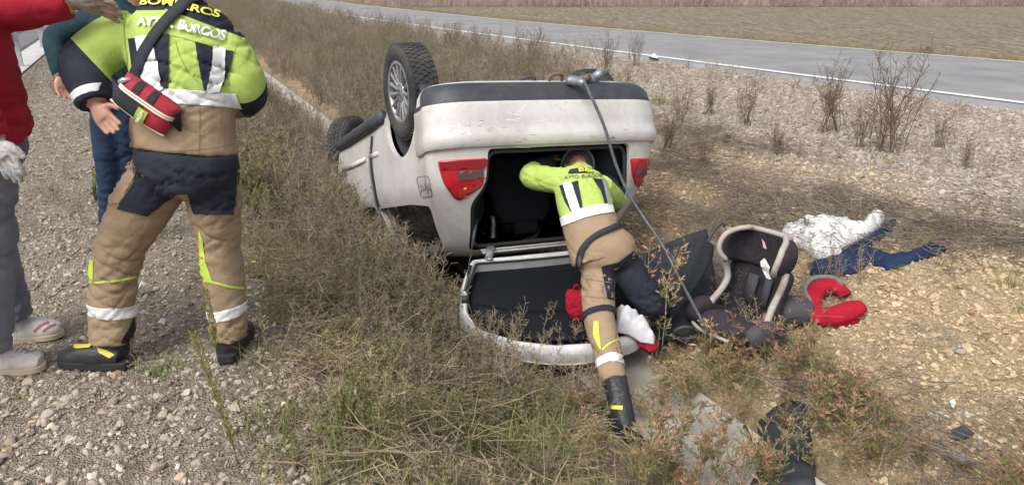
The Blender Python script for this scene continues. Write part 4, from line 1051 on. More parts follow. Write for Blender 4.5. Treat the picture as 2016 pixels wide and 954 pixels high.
# ---- firefighter leaning into the boot
def firefighter_leaning():
    A = atY
    t = thing('person', 'firefighter bent over into the boot of the overturned car', 'person', onground(1225, 850))
    torso = [A(1184, 515, 4.24), A(1178, 490, 4.28), A(1166, 455, 4.36), A(1156, 420, 4.46), A(1148, 388, 4.58), A(1143, 360, 4.68), A(1145, 344, 4.78), A(1146, 336, 4.86)]
    tr = [(.185, .15), (.185, .155), (.178, .145), (.175, .14), (.178, .14), (.165, .125), (.10, .085), (.068, .068)]
    la = [A(1108, 356, 4.70), A(1075, 352, 4.74), A(1046, 348, 4.80), A(1052, 338, 4.9), A(1072, 326, 5.02), A(1082, 320, 5.1)]
    ra = [A(1180, 365, 4.74), A(1200, 385, 4.82), A(1212, 395, 4.95), A(1205, 375, 5.1), A(1190, 350, 5.25)]
    core = [(torso, tr, (1, 0, 0)), (la, [.088, .086, .08, .074, .066, .056], None), (ra, [.088, .084, .078, .07, .06], None)]
    lleg = [A(1180, 520, 4.26), A(1177, 570, 4.12), A(1180, 625, 3.98), A(1193, 680, 3.82), A(1209, 752, 3.62)]
    kn = A(1290, 604, 4.24)
    rleg = [A(1222, 515, 4.30), A(1250, 555, 4.25), kn, kn + Vector((.06, .28, .0)), kn + Vector((.10, .46, .03))]
    legs = [(lleg, [.112, .102, .096, .086, .076], (1, 0, 0)), (rleg, [.12, .105, .088, .08, .075], None)]
    pel = ([A(1178, 480, 4.30), A(1192, 502, 4.27), A(1200, 525, 4.26)], [(.18, .15), (.20, .165), (.16, .13)], (1, 0, 0))
    w = A(1082, 318, 5.12); hl = hand_tubes(w, w + Vector((.03, .08, .02)), w + Vector((.06, .18, .02)), (0, -.2, -1), (.9, -.2, .2))
    w = A(1188, 346, 5.28); hr = hand_tubes(w, w + Vector((-.03, .08, .0)), w + Vector((-.08, .18, -.02)), (0, -.2, -1), (-.9, 0, .2))
    HT, c, up, fc, sd = head_tubes(A(1146, 338, 4.86), (-.05, .9, .0), (-.1, .1, -.95))
    body_mesh(t, thin(core, .72) + thin(legs, .62) + thin([pel], .75) + hl + hr + HT, (c, up, fc, sd))
    # dark helmet with a grey rim
    mb = MB(); mb.tube([c + up * .01 - fc * .01, c + up * .05 - fc * .01, c + up * .11 - fc * .012, c + up * .15 - fc * .012], [(.108, .128), (.105, .125), (.08, .095), (.02, .025)], 20, ref=sd, sub=4); hm = mb.build('helmet', mat('helmet_grey', (.05, .052, .058), .4, col2=(.08, .08, .085), noise_scale=12), t)
    mb = MB(); pts = [c + up * .005 + sd * .115 * math.cos(a) + fc * (.135 * math.sin(a) - .01) for a in np.linspace(0, 2 * math.pi, 25)]; mb.tube(pts, [(.008, .004)] * 25, 8); mb.build('helmet_rim', mat('helmet_rim', (.10, .105, .11), .5), hm)
    j = garment('jacket', core, .010, t, [M_HIVIS, M_TAN, M_NAVY], .0065, (7, 7, 12), 7.7, 4, 22)
    p, n = rayplane((1102, 438), (1214, 411));
    if (Vector(torso[0]) - p).dot(n) < 0: n = -n
    pa, na = Vector(la[3]), (Vector(la[4]) - Vector(la[3]))
    cut_assign(j, [(p, n, 1, None), (pa, na, 2, lambda q: q.x < A(1100, 340, 4.8).x), (Vector(ra[2]), Vector(ra[3]) - Vector(ra[2]), 2, lambda q: q.x > A(1190, 380, 4.9).x and q.y > 4.85)])
    bv = bvh_world([j])
    patch('reflective_band', [(1104, 429), (1108, 445), (1148, 430), (1180, 422), (1208, 418), (1204, 402), (1176, 402.5), (1135, 413.5)], bv, .008, M_SILVER, t, 6)
    patch('collar_yoke', [(1118, 343), (1150, 341), (1176, 341), (1172, 333), (1146, 330), (1122, 334)], bv, .004, M_NAVY, t, 6)
    q = patch('back_panel', [(1102, 366), (1138, 356), (1148, 412), (1126, 420), (1112, 396)], bv, .006, M_NAVY, t, 4); patch('reflective_stripe', [(1109, 362), (1125, 358), (1143, 414), (1127, 420)], bv, .010, M_SILVER, q, 4)
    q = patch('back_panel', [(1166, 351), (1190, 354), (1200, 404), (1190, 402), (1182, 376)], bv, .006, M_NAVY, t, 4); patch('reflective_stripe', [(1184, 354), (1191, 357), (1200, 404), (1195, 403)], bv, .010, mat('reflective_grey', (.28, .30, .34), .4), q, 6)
    curve_text('AYTO. BURGOS', [(1112, 353), (1146, 351), (1184, 348)], 6.5, bv, .005, mat('lettering_dark', (.10, .12, .10), .6), t, bold=.02)
    curve_text('BE', [(1140, 339), (1150, 338), (1160, 338)], 7.0, bv, .007, M_YEL, t, bold=.02)
    tz = garment('trousers', [pel] + legs, .010, t, [M_TAN, M_NAVY], .0075, (7, 7, 15), 9.2, 4, 20)
    cut_assign(tz, [(lerp3(rleg[0], rleg[1], .1), Vector(rleg[1]) - Vector(rleg[0]), 1, lambda q: q.x > A(1212, 540, 4.2).x and q.z < A(1240, 508, 4.25).z)])
    bt = bvh_world([tz, j])
    patch('seat_panel', [(1184, 524), (1216, 516), (1246, 494), (1263, 508), (1272, 532), (1274, 575), (1240, 600), (1196, 588), (1187, 545)], bvh_world([tz]), .003, M_NAVY, t, 7)
    belt = thing('waist_belt', 'black webbing belt slung across the hip of the leaning firefighter', 'belt', A(1180, 480, 4.1))
    V2 = []; P = catmull([(1219, 443), (1200, 452), (1176, 463), (1156, 480), (1144, 500), (1140, 530)], 5)
    for i, q in enumerate(P):
        d = P[min(i + 1, len(P) - 1)] - P[max(i - 1, 0)]; d = d / np.linalg.norm(d); e = np.array([-d[1], d[0]]); V2 += [tuple(q + e * 5.5), tuple(q - e * 5.5)]
    V, F = onto(bt, V2, [(2 * i, 2 * i + 1, 2 * i + 3, 2 * i + 2) for i in range(len(P) - 1)], .010); o = add('webbing', V, F, MATS['strap_web'], belt); o.modifiers.new('s', 'SOLIDIFY').thickness = .006
    mb = MB(); mb.tube([A(1142, 505, 4.02), A(1141, 518, 4.0), A(1141, 528, 4.0)], [(.012, .02)] * 3, 8); mb.build('buckle', M_BLKPLAST, belt)
    d = Vector(lleg[3]) - Vector(lleg[2])
    band(tz, A(1182, 622, 3.98), Vector(lleg[2]) - Vector(lleg[3]), .036, .012, M_NAVY, 'knee_strap', t, lambda q: q.x < A(1225, 620, 4).x and q.z < .1)
    band(tz, A(1204, 715, 3.72), Vector(lleg[3]) - Vector(lleg[4]), .048, .0035, M_SILVER, 'reflective_band', t, lambda q: q.x < A(1260, 715, 3.7).x and q.z < .0)
    btr = bvh_world([tz])
    patch('side_insert', [(1169, 632), (1178, 632), (1180, 660), (1184, 690), (1178, 682), (1168, 658)], btr, .003, M_LIME, t, 6)
    seam('knee_piping', [(1186, 688), (1200, 675), (1222, 665)], 3.5, M_LIME, .003, btr, t)
    seam('pocket_flap', [(1152, 549), (1180, 553), (1204, 556)], 1.5, MATS['seam_tan'], .003, btr, t); seam('pocket_flap', [(1150, 582), (1178, 586), (1208, 584)], 1.5, MATS['seam_tan'], .003, btr, t)
    hl_ = atZ(1240, 866, -.715); to = hl_ + Vector((-.09, .28, .015))
    bl = boot('boot', A(1222, 800, 3.5), hl_, to, t, M_BOOT, .066, shaft_top=A(1210, 745, 3.64), w=.056, sole_h=.034)
    bb = bvh_world([bl]); patch('boot_tab', [(1204, 797), (1226, 798), (1225, 806), (1205, 804)], bb, .004, mat('boot_lime', (.62, .68, .06), .6), bl, 6)
    e = Vector(rleg[4]); boot('boot', e + Vector((.02, .08, .0)), e + Vector((.015, .06, -.10)), e + Vector((.06, .31, -.12)), t, M_BOOT, .064, shaft_top=e + Vector((-.01, -.06, .01)), w=.054, sole_h=.034)
firefighter_leaning()

# ---- man in the red jacket, half out of the picture
def man_red():
    A = atY
    t = thing('person', 'man in a red jacket and grey trousers with work gloves', 'person', atZ(10, 730, 0))
    torso = [A(-44, 266, 2.84), A(-46, 235, 2.84), A(-58, 180, 2.84), A(-78, 110, 2.84), A(-98, 50, 2.84), A(-104, 10, 2.84), A(-98, -25, 2.84), A(-92, -45, 2.84)]
    tr = [(.165, .20), (.172, .21), (.165, .205), (.165, .21), (.165, .215), (.14, .19), (.08, .10), (.065, .07)]
    ra = [A(-75, 10, 2.92), A(-10, 14, 2.90), A(40, 12, 2.90), A(90, 8, 2.90), A(140, 2, 2.92)]
    la = [A(-88, 20, 2.72), A(-95, 100, 2.62), A(-80, 180, 2.58), A(-34, 240, 2.57), A(-10, 278, 2.56)]
    core = [(torso, tr, (1, 0, 0)), (ra, [.105, .10, .088, .078, .066], None), (la, [.10, .095, .085, .07, .055], None)]
    nl = [A(-40, 300, 2.80), A(-38, 380, 2.80), A(-34, 470, 2.80), A(-36, 570, 2.79), A(-34, 690, 2.75)]
    fl = [A(-40, 300, 2.92), A(-36, 380, 2.98), A(-26, 460, 3.04), A(0, 540, 3.10), A(28, 625, 3.12)]
    legs = [(nl, [.13, .124, .12, .116, .105], (1, 0, 0)), (fl, [.125, .115, .105, .095, .085], (1, 0, 0))]
    pel = ([A(-44, 262, 2.85), A(-43, 300, 2.86), A(-42, 330, 2.87)], [(.15, .19), (.155, .195), (.13, .16)], (1, 0, 0))
    HT, c, up, fc, sd = head_tubes(A(-74, -40, 2.84), (.12, 0, 1), (1, .25, -.2))
    w1 = A(148, 4, 2.91); k1 = A(192, 8, 2.92); f1 = A(222, 14, 2.93)
    w2 = A(-6, 284, 2.56); k2 = A(12, 312, 2.55); f2 = A(28, 338, 2.55)
    h1 = hand_tubes(w1, k1, f1, (.1, .4, -1), A(180, -20, 2.88) - k1, curl=.5, s=1.0); h2 = hand_tubes(w2, k2, f2, (-.4, .6, -.5), A(34, 300, 2.53) - k2, curl=.5, s=1.0)
    body_mesh(t, thin(core, .72) + thin(legs, .6) + thin([pel], .75) + h1 + h2 + HT, (c, up, fc, sd)); hair(t, c, up, fc, sd, 'grey')
    g1 = mat('glove_brown', (.22, .18, .14), .85, col2=(.36, .32, .27), noise_scale=22, bump=.4, bump_scale=120); g2 = mat('glove_grey', (.36, .35, .34), .85, col2=(.48, .47, .45), noise_scale=18, bump=.4, bump_scale=120)
    for hh, m in ((hand_tubes(w1, k1, f1, (.1, .4, -1), A(180, -20, 2.88) - k1, curl=.5, s=1.3), g1), (hand_tubes(w2, k2, f2, (-.4, .6, -.5), A(34, 300, 2.53) - k2, curl=.5, s=1.3), g2)):
        mb = MB(); [mb.tube(p, r_, 12, ref, sub=3) for p, r_, ref in hh]; me = remeshed(mb.v, mb.f, .005, 3); fold(me, .003, 30, 30, 50, 2); me.transform(wm(t).inverted()); me.materials.append(m)
        me.polygons.foreach_set('use_smooth', np.ones(len(me.polygons), dtype=bool)); add_me('glove', me, t)
    M_R = mat('red_fleece', (.40, .020, .040), .9, col2=(.32, .016, .032), noise_scale=7, bump=.25, bump_scale=260, wr=.14, spec=.2)
    garment('jacket', core, .012, t, [M_R], .010, (6, 6, 11), 2.2, 4, 22)
    garment('trousers', [pel] + legs, .012, t, [mat('grey_cotton', (.20, .21, .26), .9, col2=(.165, .172, .215), noise_scale=9, bump=.2, bump_scale=240, wr=.14, spec=.2)], .010, (6, 6, 9), 6.4, 4, 22)
    ms = mat('sneaker_white', (.80, .78, .75), .7, col2=(.62, .58, .53), noise_scale=14, bump=.25, bump_scale=90); ss = mat('sneaker_sole', (.52, .44, .32), .8)
    h = atZ(-34, 734, 0); to = atZ(88, 726, 0); s1 = boot('sneaker', A(-10, 690, 2.78), h, to, t, ms, .055, w=.05, sole_h=.026, sole_m=ss)
    bb = bvh_world([s1])
    for k in range(4): seam('lace', [(22 + k * 9, 690 + k * 2), (30 + k * 9, 682 + k * 3), (38 + k * 9, 684 + k * 3)], 2.2, mat('lace_grey', (.25, .24, .24), .8), .003, bb, s1)
    h = atZ(22, 672, 0); to = atZ(124, 660, 0); s2 = boot('sneaker', A(48, 640, 3.1), h, to, t, ms, .055, w=.048, sole_h=.024, sole_m=ss)
    bb = bvh_world([s2]); seam('stripe', [(66, 652), (80, 640), (96, 634)], 4.0, mat('sneaker_pink', (.55, .14, .22), .7), .003, bb, s2); seam('stripe', [(84, 652), (98, 642), (110, 638)], 4.0, MATS['sneaker_pink'], .003, bb, s2)
man_red()

# ---- person behind, dark sweater and jeans
def person_jeans():
    A = atY
    t = thing('person', 'person in a dark teal jumper and blue jeans, standing behind the firefighter', 'person', atZ(225, 487, 0))
    Y = 4.4
    torso = [A(232, 152, Y), A(234, 125, Y), A(240, 90, Y), A(244, 55, Y), A(244, 24, Y), A(246, 2, Y), A(248, -14, Y)]
    tr = [(.165, .13), (.165, .13), (.175, .135), (.185, .135), (.15, .11), (.075, .075), (.06, .06)]
    la = [A(200, 34, Y), A(160, 48, Y - .03), A(118, 66, Y - .06), A(108, 82, Y - .08), A(112, 115, Y - .14), A(119, 150, Y - .18)]
    ra = [A(285, 40, Y), A(318, 80, Y), A(326, 120, Y - .04), A(318, 160, Y - .1)]
    core = [(torso, tr, (1, 0, 0)), (la, [.075, .072, .066, .062, .054, .046], None), (ra, [.075, .068, .058, .045], None)]
    l1 = [A(212, 185, Y - .02), A(210, 260, Y), A(212, 330, Y), A(214, 400, Y), A(216, 472, Y)]; l2 = [A(250, 185, Y + .02), A(252, 260, Y + .03), A(254, 330, Y + .05), A(254, 400, Y + .06), A(254, 468, Y + .06)]
    legs = [(l1, [.095, .088, .07, .062, .058], (1, 0, 0)), (l2, [.095, .088, .07, .062, .058], (1, 0, 0))]
    pel = ([A(232, 148, Y), A(232, 175, Y), A(232, 198, Y)], [(.15, .115), (.165, .125), (.14, .11)], (1, 0, 0))
    HT, c, up, fc, sd = head_tubes(A(248, -14, Y), (0, -.05, 1), (.5, -1, -.1))
    w = A(120, 153, Y - .18); h1 = hand_tubes(w, A(122, 174, Y - .2), A(130, 200, Y - .21), (.7, -.5, 0), Vector((.5, .8, 0)), curl=.5); w = A(318, 162, Y - .1); h2 = hand_tubes(w, w + Vector((0, 0, -.08)), w + Vector((0, -.01, -.2)), (-1, 0, 0), (0, -1, 0))
    body_mesh(t, thin(core, .75) + thin(legs, .62) + thin([pel], .75) + h1 + h2 + HT, (c, up, fc, sd)); hair(t, c, up, fc, sd, 'dark')
    garment('jumper', core, .012, t, [mat('teal_knit', (.016, .036, .048), .9, col2=(.022, .045, .058), noise_scale=12, bump=.3, bump_scale=200, wr=.14, spec=.2)], .006, (8, 8, 14), 3.3, 4, 18)
    garment('jeans', [pel] + legs, .012, t, [mat('denim_blue', (.026, .045, .088), .9, col2=(.020, .035, .070), noise_scale=10, bump=.25, bump_scale=260, wr=.14, spec=.2)], .006, (8, 8, 16), 8.3, 4, 18)
    for p in (l1, l2):
        h = Vector((p[-1].x, p[-1].y + .04, 0.0)); h.z = float(gz(h.x, h.y)); boot('shoe', p[-1], h, h + Vector((.05, -.26, 0)), t, mat('shoe_dark', (.05, .045, .04), .7), .05, w=.045, sole_h=.024)
    bv = bvh_world([t.children[-4]])
person_jeans()
#@@PROPS
# ------------------------------------------------------------------ loose things round the car
def inside_poly(p, pl):
    r_ = False
    for i in range(len(pl)):
        a, b = pl[i], pl[i - 1]
        if (a[1] > p[1]) != (b[1] > p[1]) and p[0] < (b[0] - a[0]) * (p[1] - a[1]) / (b[1] - a[1]) + a[0]: r_ = not r_
    return r_
def edge_dist(p, pl):
    p = np.array(p); best = 1e9
    for i in range(len(pl)):
        a = np.array(pl[i - 1], float); b = np.array(pl[i], float); d = b - a; k = np.clip(np.dot(p - a, d) / (np.dot(d, d) + 1e-9), 0, 1); best = min(best, np.linalg.norm(a + d * k - p))
    return best
def crumple(name, poly, h, m, label=None, cat=None, parent=None, res=4.0, freq=9.0, seed=0.0, base=onground, soft=18.0, group=None, lift=.012):
    """a heap of cloth, paper or film lying where the photo shows it: outline on the ground, own folds and thickness"""
    V2, T = fill2d(poly, res); top, bot = [], []
    for p in V2:
        g = base(*p); e = min(1.0, edge_dist(p, poly) / soft) ** .55
        q = Vector((g.x * freq + seed, g.y * freq * 1.3, seed)); w = 1 - 1.7 * abs(noise.noise(q)) + .5 * noise.noise(q * 2.3)
        z = h * e * max(.12, .55 + .6 * w * .9) + lift
        top.append(Vector((g.x, g.y + z * .25 * noise.noise(q * .7), g.z + z))); bot.append(Vector((g.x, g.y, g.z + .002)))
    n = len(V2); F = [tuple(t) for t in T] + [tuple(i + n for i in reversed(t)) for t in T]
    cnt = {}
    for t in T:
        for a, b in zip(t, t[1:] + t[:1]): cnt[(a, b)] = 1
    for (a, b) in list(cnt):
        if (b, a) not in cnt: F.append((a, b, b + n, a + n))
    if parent is None:
        o = add(name, top + bot, F, m); tag(o, label, cat, group)
    else: o = add(name, top + bot, F, m, parent)
    fix_normals(o.data); return o
def dots_mat(name, base, dot, scale, thr, rough=.9):
    if name in MATS: return MATS[name]
    m = bpy.data.materials.new(name); m.use_nodes = True; n = m.node_tree; b = n.nodes['Principled BSDF']; b.inputs['Roughness'].default_value = rough; b.inputs['Specular IOR Level'].default_value = .2
    tc = n.nodes.new('ShaderNodeTexCoord'); vo = n.nodes.new('ShaderNodeTexVoronoi'); vo.inputs['Scale'].default_value = scale; vo.inputs['Randomness'].default_value = .55
    n.links.new(tc.outputs['Object'], vo.inputs['Vector']); r_ = n.nodes.new('ShaderNodeValToRGB'); r_.color_ramp.elements[0].position = thr; r_.color_ramp.elements[1].position = thr + .05
    r_.color_ramp.elements[0].color = (*dot, 1); r_.color_ramp.elements[1].color = (*base, 1); n.links.new(vo.outputs['Distance'], r_.inputs[0]); n.links.new(r_.outputs[0], b.inputs['Base Color'])
    MATS[name] = m; return m

# cable from the towing point down to the bank
def cable():
    P = [atY(1132, 160, 5.02), atY(1150, 164, 4.93), atY(1162, 186, 4.86), atY(1190, 250, 4.80), atY(1213, 325, 4.74), atY(1240, 385, 4.66), atY(1272, 435, 4.56), atY(1305, 484, 4.40), atY(1352, 575, 4.20), atY(1402, 668, 4.06)]
    P[-1].z = max(P[-1].z, float(gz(P[-1].x, P[-1].y)) + .02)
    t = thing('winch_cable', 'grey cable running from the underside of the car down to the bank', 'cable', P[-1])
    mb = MB(); mb.tube(P, [.013] + [.0105] * 8 + [.0105], 10, sub=8); mb.build('cable', mat('cable_grey', (.060, .070, .082), .45, col2=(.10, .11, .125), noise_scale=30), t)
    mb = MB(); mb.tube([P[0] + Vector((-.05, .03, .0)), P[0], P[1]], [.03, .034, .022], 12, sub=3); mb.build('end_fitting', MATS['galvanised'], t)
cable()

# dark boot panel leaning against the bank
def boot_panel():
    c = [atY(1268, 500, 4.75), atY(1392, 450, 4.95), atY(1430, 668, 4.38), atY(1272, 672, 4.28)]
    t = thing('boot_cover', 'black carpeted boot cover propped beside the child seat', 'boot cover', c[3])
    k = 14; top, bot = [], []
    nrm = (c[1] - c[3]).cross(c[2] - c[0]).normalized()
    if nrm.y > 0: nrm = -nrm
    for i in range(k + 1):
        for q in range(k + 1):
            a, b = i / k, q / k; p = c[0].lerp(c[1], a).lerp(c[3].lerp(c[2], a), b) + nrm * (.05 * math.sin(math.pi * a) + .012 * noise.noise(Vector((a * 4, b * 4, 2.)))); top.append(p); bot.append(p - nrm * .022)
    n = (k + 1) ** 2; F = []
    for i in range(k):
        for q in range(k):
            f = (i * (k + 1) + q, (i + 1) * (k + 1) + q, (i + 1) * (k + 1) + q + 1, i * (k + 1) + q + 1); F += [f, tuple(x + n for x in reversed(f))]
    E = [i * (k + 1) for i in range(k + 1)] + [k * (k + 1) + q for q in range(1, k + 1)] + [i * (k + 1) + k for i in range(k - 1, -1, -1)] + [q for q in range(k - 1, 0, -1)]
    F += [(a, b, b + n, a + n) for a, b in zip(E, E[1:] + E[:1])]
    o = add('carpet', top + bot, F, mat('carpet_black', (.030, .033, .042), .95, col2=(.048, .052, .062), noise_scale=7, bump=.4, bump_scale=250, spec=.15), t); fix_normals(o.data)
    mb = MB(); mb.tube([c[0].lerp(c[3], x) + nrm * .01 for x in (0, .5, 1)], [.012] * 3, 8, sub=3); mb.build('edge_rod', M_BLKPLAST, t)
    V, F = [], []
    cc = atY(1350, 655, 4.25)
    mb = MB(); mb.tube([cc + Vector((.075 * math.cos(a), -.02 * math.sin(a), .052 * math.sin(a))) for a in np.linspace(0, 2 * math.pi, 25)], [.013] * 25, 8); mb.build('grab_ring', M_BLKPLAST, t)
boot_panel()
def umbrella():
    tip = atY(1320, 628, 4.25); P = [tip, atY(1328, 606, 4.29), atY(1345, 570, 4.36), atY(1366, 528, 4.44), atY(1384, 495, 4.50), atY(1394, 476, 4.54)]
    t = thing('folded_umbrella', 'black dotted umbrella, folded loosely, lying on the boot cover', 'umbrella', tip)
    rad = [.004, .022, .052, .078, .075, .04]; Pc = catmull([tuple(p) for p in P], 5); Rc = catmull([(r_, r_) for r_ in rad], 5); V = []; n = 40
    for i, p in enumerate(Pc):
        a = Vector(Pc[min(i + 1, len(Pc) - 1)] - Pc[max(i - 1, 0)]).normalized(); x = a.cross(Vector((0, -1, .3))).normalized(); y = a.cross(x)
        for k in range(n):
            w = 2 * math.pi * k / n; r_ = Rc[i][0] * (1 + .10 * math.cos(5 * w + .2 * i)); V.append(Vector(p) + x * r_ * math.cos(w) + y * r_ * .32 * math.sin(w))
    m = len(Pc); F = [(i * n + k, i * n + (k + 1) % n, (i + 1) * n + (k + 1) % n, (i + 1) * n + k) for i in range(m - 1) for k in range(n)]
    add('canopy', V, F, dots_mat('umbrella_dots', (.022, .024, .029), (.10, .10, .105), 110, .16), t)
    d = (tip - P[1]).normalized(); mb = MB(); mb.tube([tip - d * .01, tip + d * .045], [.006, .0035], 8); mb.build('ferrule', mat('ferrule_metal', (.5, .5, .5), .4, .5), t)
    e = P[-1]; u = (P[-1] - P[-2]).normalized(); mb = MB(); mb.tube([e - u * .05, e + u * .10, e + u * .14 + Vector((.03, 0, .01)), e + u * .12 + Vector((.06, 0, 0))], [.008, .01, .011, .009], 8, sub=3); mb.build('handle', M_BLKPLAST, t)
umbrella()

# child seat
def child_seat():
    base = onground(1462, 668); base.z += .0
    fy = math.atan2(-.60, -.80); F_ = Vector((math.cos(fy), math.sin(fy), 0)); X = Vector((-F_.y, F_.x, 0)); X = -X if X.x < 0 else X; Z = Vector((0, 0, 1))
    tl = Matrix.Rotation(R(14), 3, X); F2 = tl @ F_ if (tl @ F_).z > 0 else Matrix.Rotation(R(-14), 3, X) @ F_
    F2 = F2.normalized(); Z2 = X.cross(F2); Z2 = Z2 if Z2.z > 0 else -Z2                     # the seat leans back
    def L(x, y, z): return base + X * x + F2 * y + Z2 * z
    t = thing('child_restraint', 'black high-back child car seat with beige piping and padded head wings', 'child seat', base)
    MI = mat('seat_black', (.020, .019, .023), .92, col2=(.030, .028, .033), noise_scale=30, bump=.3, bump_scale=250, spec=.15); MO = mat('seat_aubergine', (.036, .029, .036), .85, col2=(.050, .041, .050), noise_scale=20, bump=.25, bump_scale=200, spec=.2); MP = mat('piping_beige', (.40, .36, .33), .8, col2=(.32, .28, .26), noise_scale=20)
    def U(h, hw, dep, th, y0, bow=.0):
        """a horizontal U section: returns outer and inner points and the two front edges"""
        o_, i_ = [], []
        for k in range(21):
            a = -1 + 2 * k / 20; s = abs(a)
            if s < .55: x = a / .55 * hw * .88; y = y0 + bow * (a / .55) ** 2 * .02
            else:
                q = (s - .55) / .45; x = math.copysign(hw * (.88 + .12 * math.sin(min(1, q * 2.2) * math.pi / 2)) + .0 * q, a); y = y0 + .02 * bow + dep * q ** 1.1
            i_.append((x, y, h)); nx = 0 if s < .55 else math.copysign(1, a); ny = -1 if s < .60 else -.15; l = math.hypot(nx, ny); o_.append((x + nx / l * th, y + ny / l * th, h))
        return i_, o_
    def ushell(name, secs, mi, mo, parent):
        rows_i, rows_o = zip(*[U(*s) for s in secs]); n = 21; m = len(secs)
        V = [L(*p) for r_ in rows_i for p in r_] + [L(*p) for r_ in rows_o for p in r_]; k = n * m; F, mi_ = [], []
        for i in range(m - 1):
            for j in range(n - 1):
                f = (i * n + j, i * n + j + 1, (i + 1) * n + j + 1, (i + 1) * n + j); F += [f, tuple(x + k for x in reversed(f))]; mi_ += [0, 1]
        E = [j for j in range(n)] + [i * n + n - 1 for i in range(1, m)] + [(m - 1) * n + j for j in range(n - 2, -1, -1)] + [i * n for i in range(m - 2, 0, -1)]
        for a, b in zip(E, E[1:] + E[:1]): F.append((a, b, b + k, a + k)); mi_.append(1)
        o = add(name, V, F, [mi, mo], parent, mi_); fix_normals(o.data); sb = o.modifiers.new('s', 'SUBSURF'); sb.levels = 1; sb.render_levels = 1
        left = [L(*((Vector(r_[0]) + Vector(q[0])) / 2)) for r_, q in zip(rows_i, rows_o)]; right = [L(*((Vector(r_[-1]) + Vector(q[-1])) / 2)) for r_, q in zip(rows_i, rows_o)]
        return o, left, right, [L(*((Vector(a) + Vector(b)) / 2)) for a, b in zip(rows_i[-1], rows_o[-1])]
    bk, l, r_, tp = ushell('backrest', [(.10, .19, .16, .045, -.02, 1), (.18, .185, .15, .045, -.03, 1), (.28, .165, .11, .045, -.045, 1), (.36, .165, .09, .045, -.055, 1), (.44, .185, .11, .045, -.06, 1), (.50, .18, .10, .04, -.06, 1)], MI, MO, t)
    for e in (l, r_):
        mb = MB(); mb.tube(e, [(.022, .020)] * len(e), 10, sub=4); mb.build('piping', MP, bk)
    hd, l, r_, tp = ushell('headrest', [(.475, .150, .15, .04, -.03, 1), (.52, .175, .21, .048, -.04, 1), (.58, .185, .22, .05, -.045, 1), (.64, .175, .19, .048, -.045, 1), (.68, .150, .12, .042, -.04, 1), (.70, .12, .07, .035, -.035, 1)], MI, MO, t)
    mb = MB(); loop = l + tp[1:-1] + r_[::-1]; mb.tube(loop, [(.017, .019)] * len(loop), 10, sub=3); mb.build('piping', MP, hd)
    for k, (xx, nm) in enumerate(((.0, 'harness_slot'),)):
        mb = MB(); mb.box(L(-.05, -.02, .33), (.035, .006, .09), Matrix((X, F2, Z2)).transposed().to_4x4()); mb.box(L(.06, -.02, .33), (.025, .006, .09), Matrix((X, F2, Z2)).transposed().to_4x4()); mb.build('pad_panel', mat('seat_grey_panel', (.045, .046, .054), .9), bk)
    bvs = bvh_world([bk, hd])
    for nm, pl, mm in (('side_sticker', rounded([(1497, 515), (1506, 507), (1523, 538), (1520, 548), (1512, 552), (1499, 526)], 3), dots_mat('sticker_print', (.62, .62, .60), (.16, .16, .17), 60, .16)), ('headrest_tag', [(1390, 482), (1405, 478), (1416, 490), (1404, 502), (1396, 498)], mat('tag_grey', (.30, .31, .33), .6, col2=(.2, .2, .22), noise_scale=60)), ('pink_print', [(1500, 470), (1506, 476), (1510, 490), (1504, 488)], mat('print_pink', (.55, .33, .40), .8))):
        patch(nm, pl, bvs, .004, mm, t, 5)
    # base with cushion and arm rests
    cu = []
    mb = MB(); mb.tube([L(0, -.10, .07), L(0, .02, .09), L(0, .20, .09), L(0, .30, .065)], [(.17, .06), (.19, .075), (.19, .075), (.15, .05)], 20, ref=X, sub=4, pw=.6); mb.build('cushion', MO, t)
    for s, m in ((-1, MO), (1, mat('armrest_grey', (.060, .060, .070), .9, bump=.25, bump_scale=200))):
        mb = MB(); mb.tube([L(s * .20, -.08, .09), L(s * .235, .06, .13), L(s * .235, .20, .13), L(s * .21, .29, .09)], [(.045, .06), (.058, .075), (.058, .075), (.045, .05)], 16, ref=X, sub=4, pw=.75); a_ = mb.build('armrest', m, t)
    mb = MB(); mb.tube([L(-.185, .30, .06), L(-.10, .335, .05), L(.0, .345, .05), (L(.12, .335, .05))], [.012] * 4, 8, sub=4); mb.build('piping', MP, t)
    # separate grey lobe beside it
    g = onground(1556, 640)
    o = thing('booster_cushion', 'dark grey padded booster cushion wedged between the two child seats', 'cushion', g)
    mb = MB(); mb.tube([g + Vector((-.13, .02, .06)), g + Vector((-.05, .0, .10)), g + Vector((.06, .0, .10)), g + Vector((.12, .02, .06))], [(.05, .05), (.10, .085), (.10, .085), (.05, .05)], 18, ref=(0, 1, 0), sub=4, pw=.8); mb.build('pad', MATS['armrest_grey'], o)
    mb = MB(); mb.tube([g + Vector((-.12, -.085, .08)), g + Vector((0, -.105, .11)), g + Vector((.11, -.08, .08))], [.006] * 3, 8, sub=6); mb.build('stitched_seam', mat('seat_seam', (.04, .04, .048), .9), o)
child_seat()
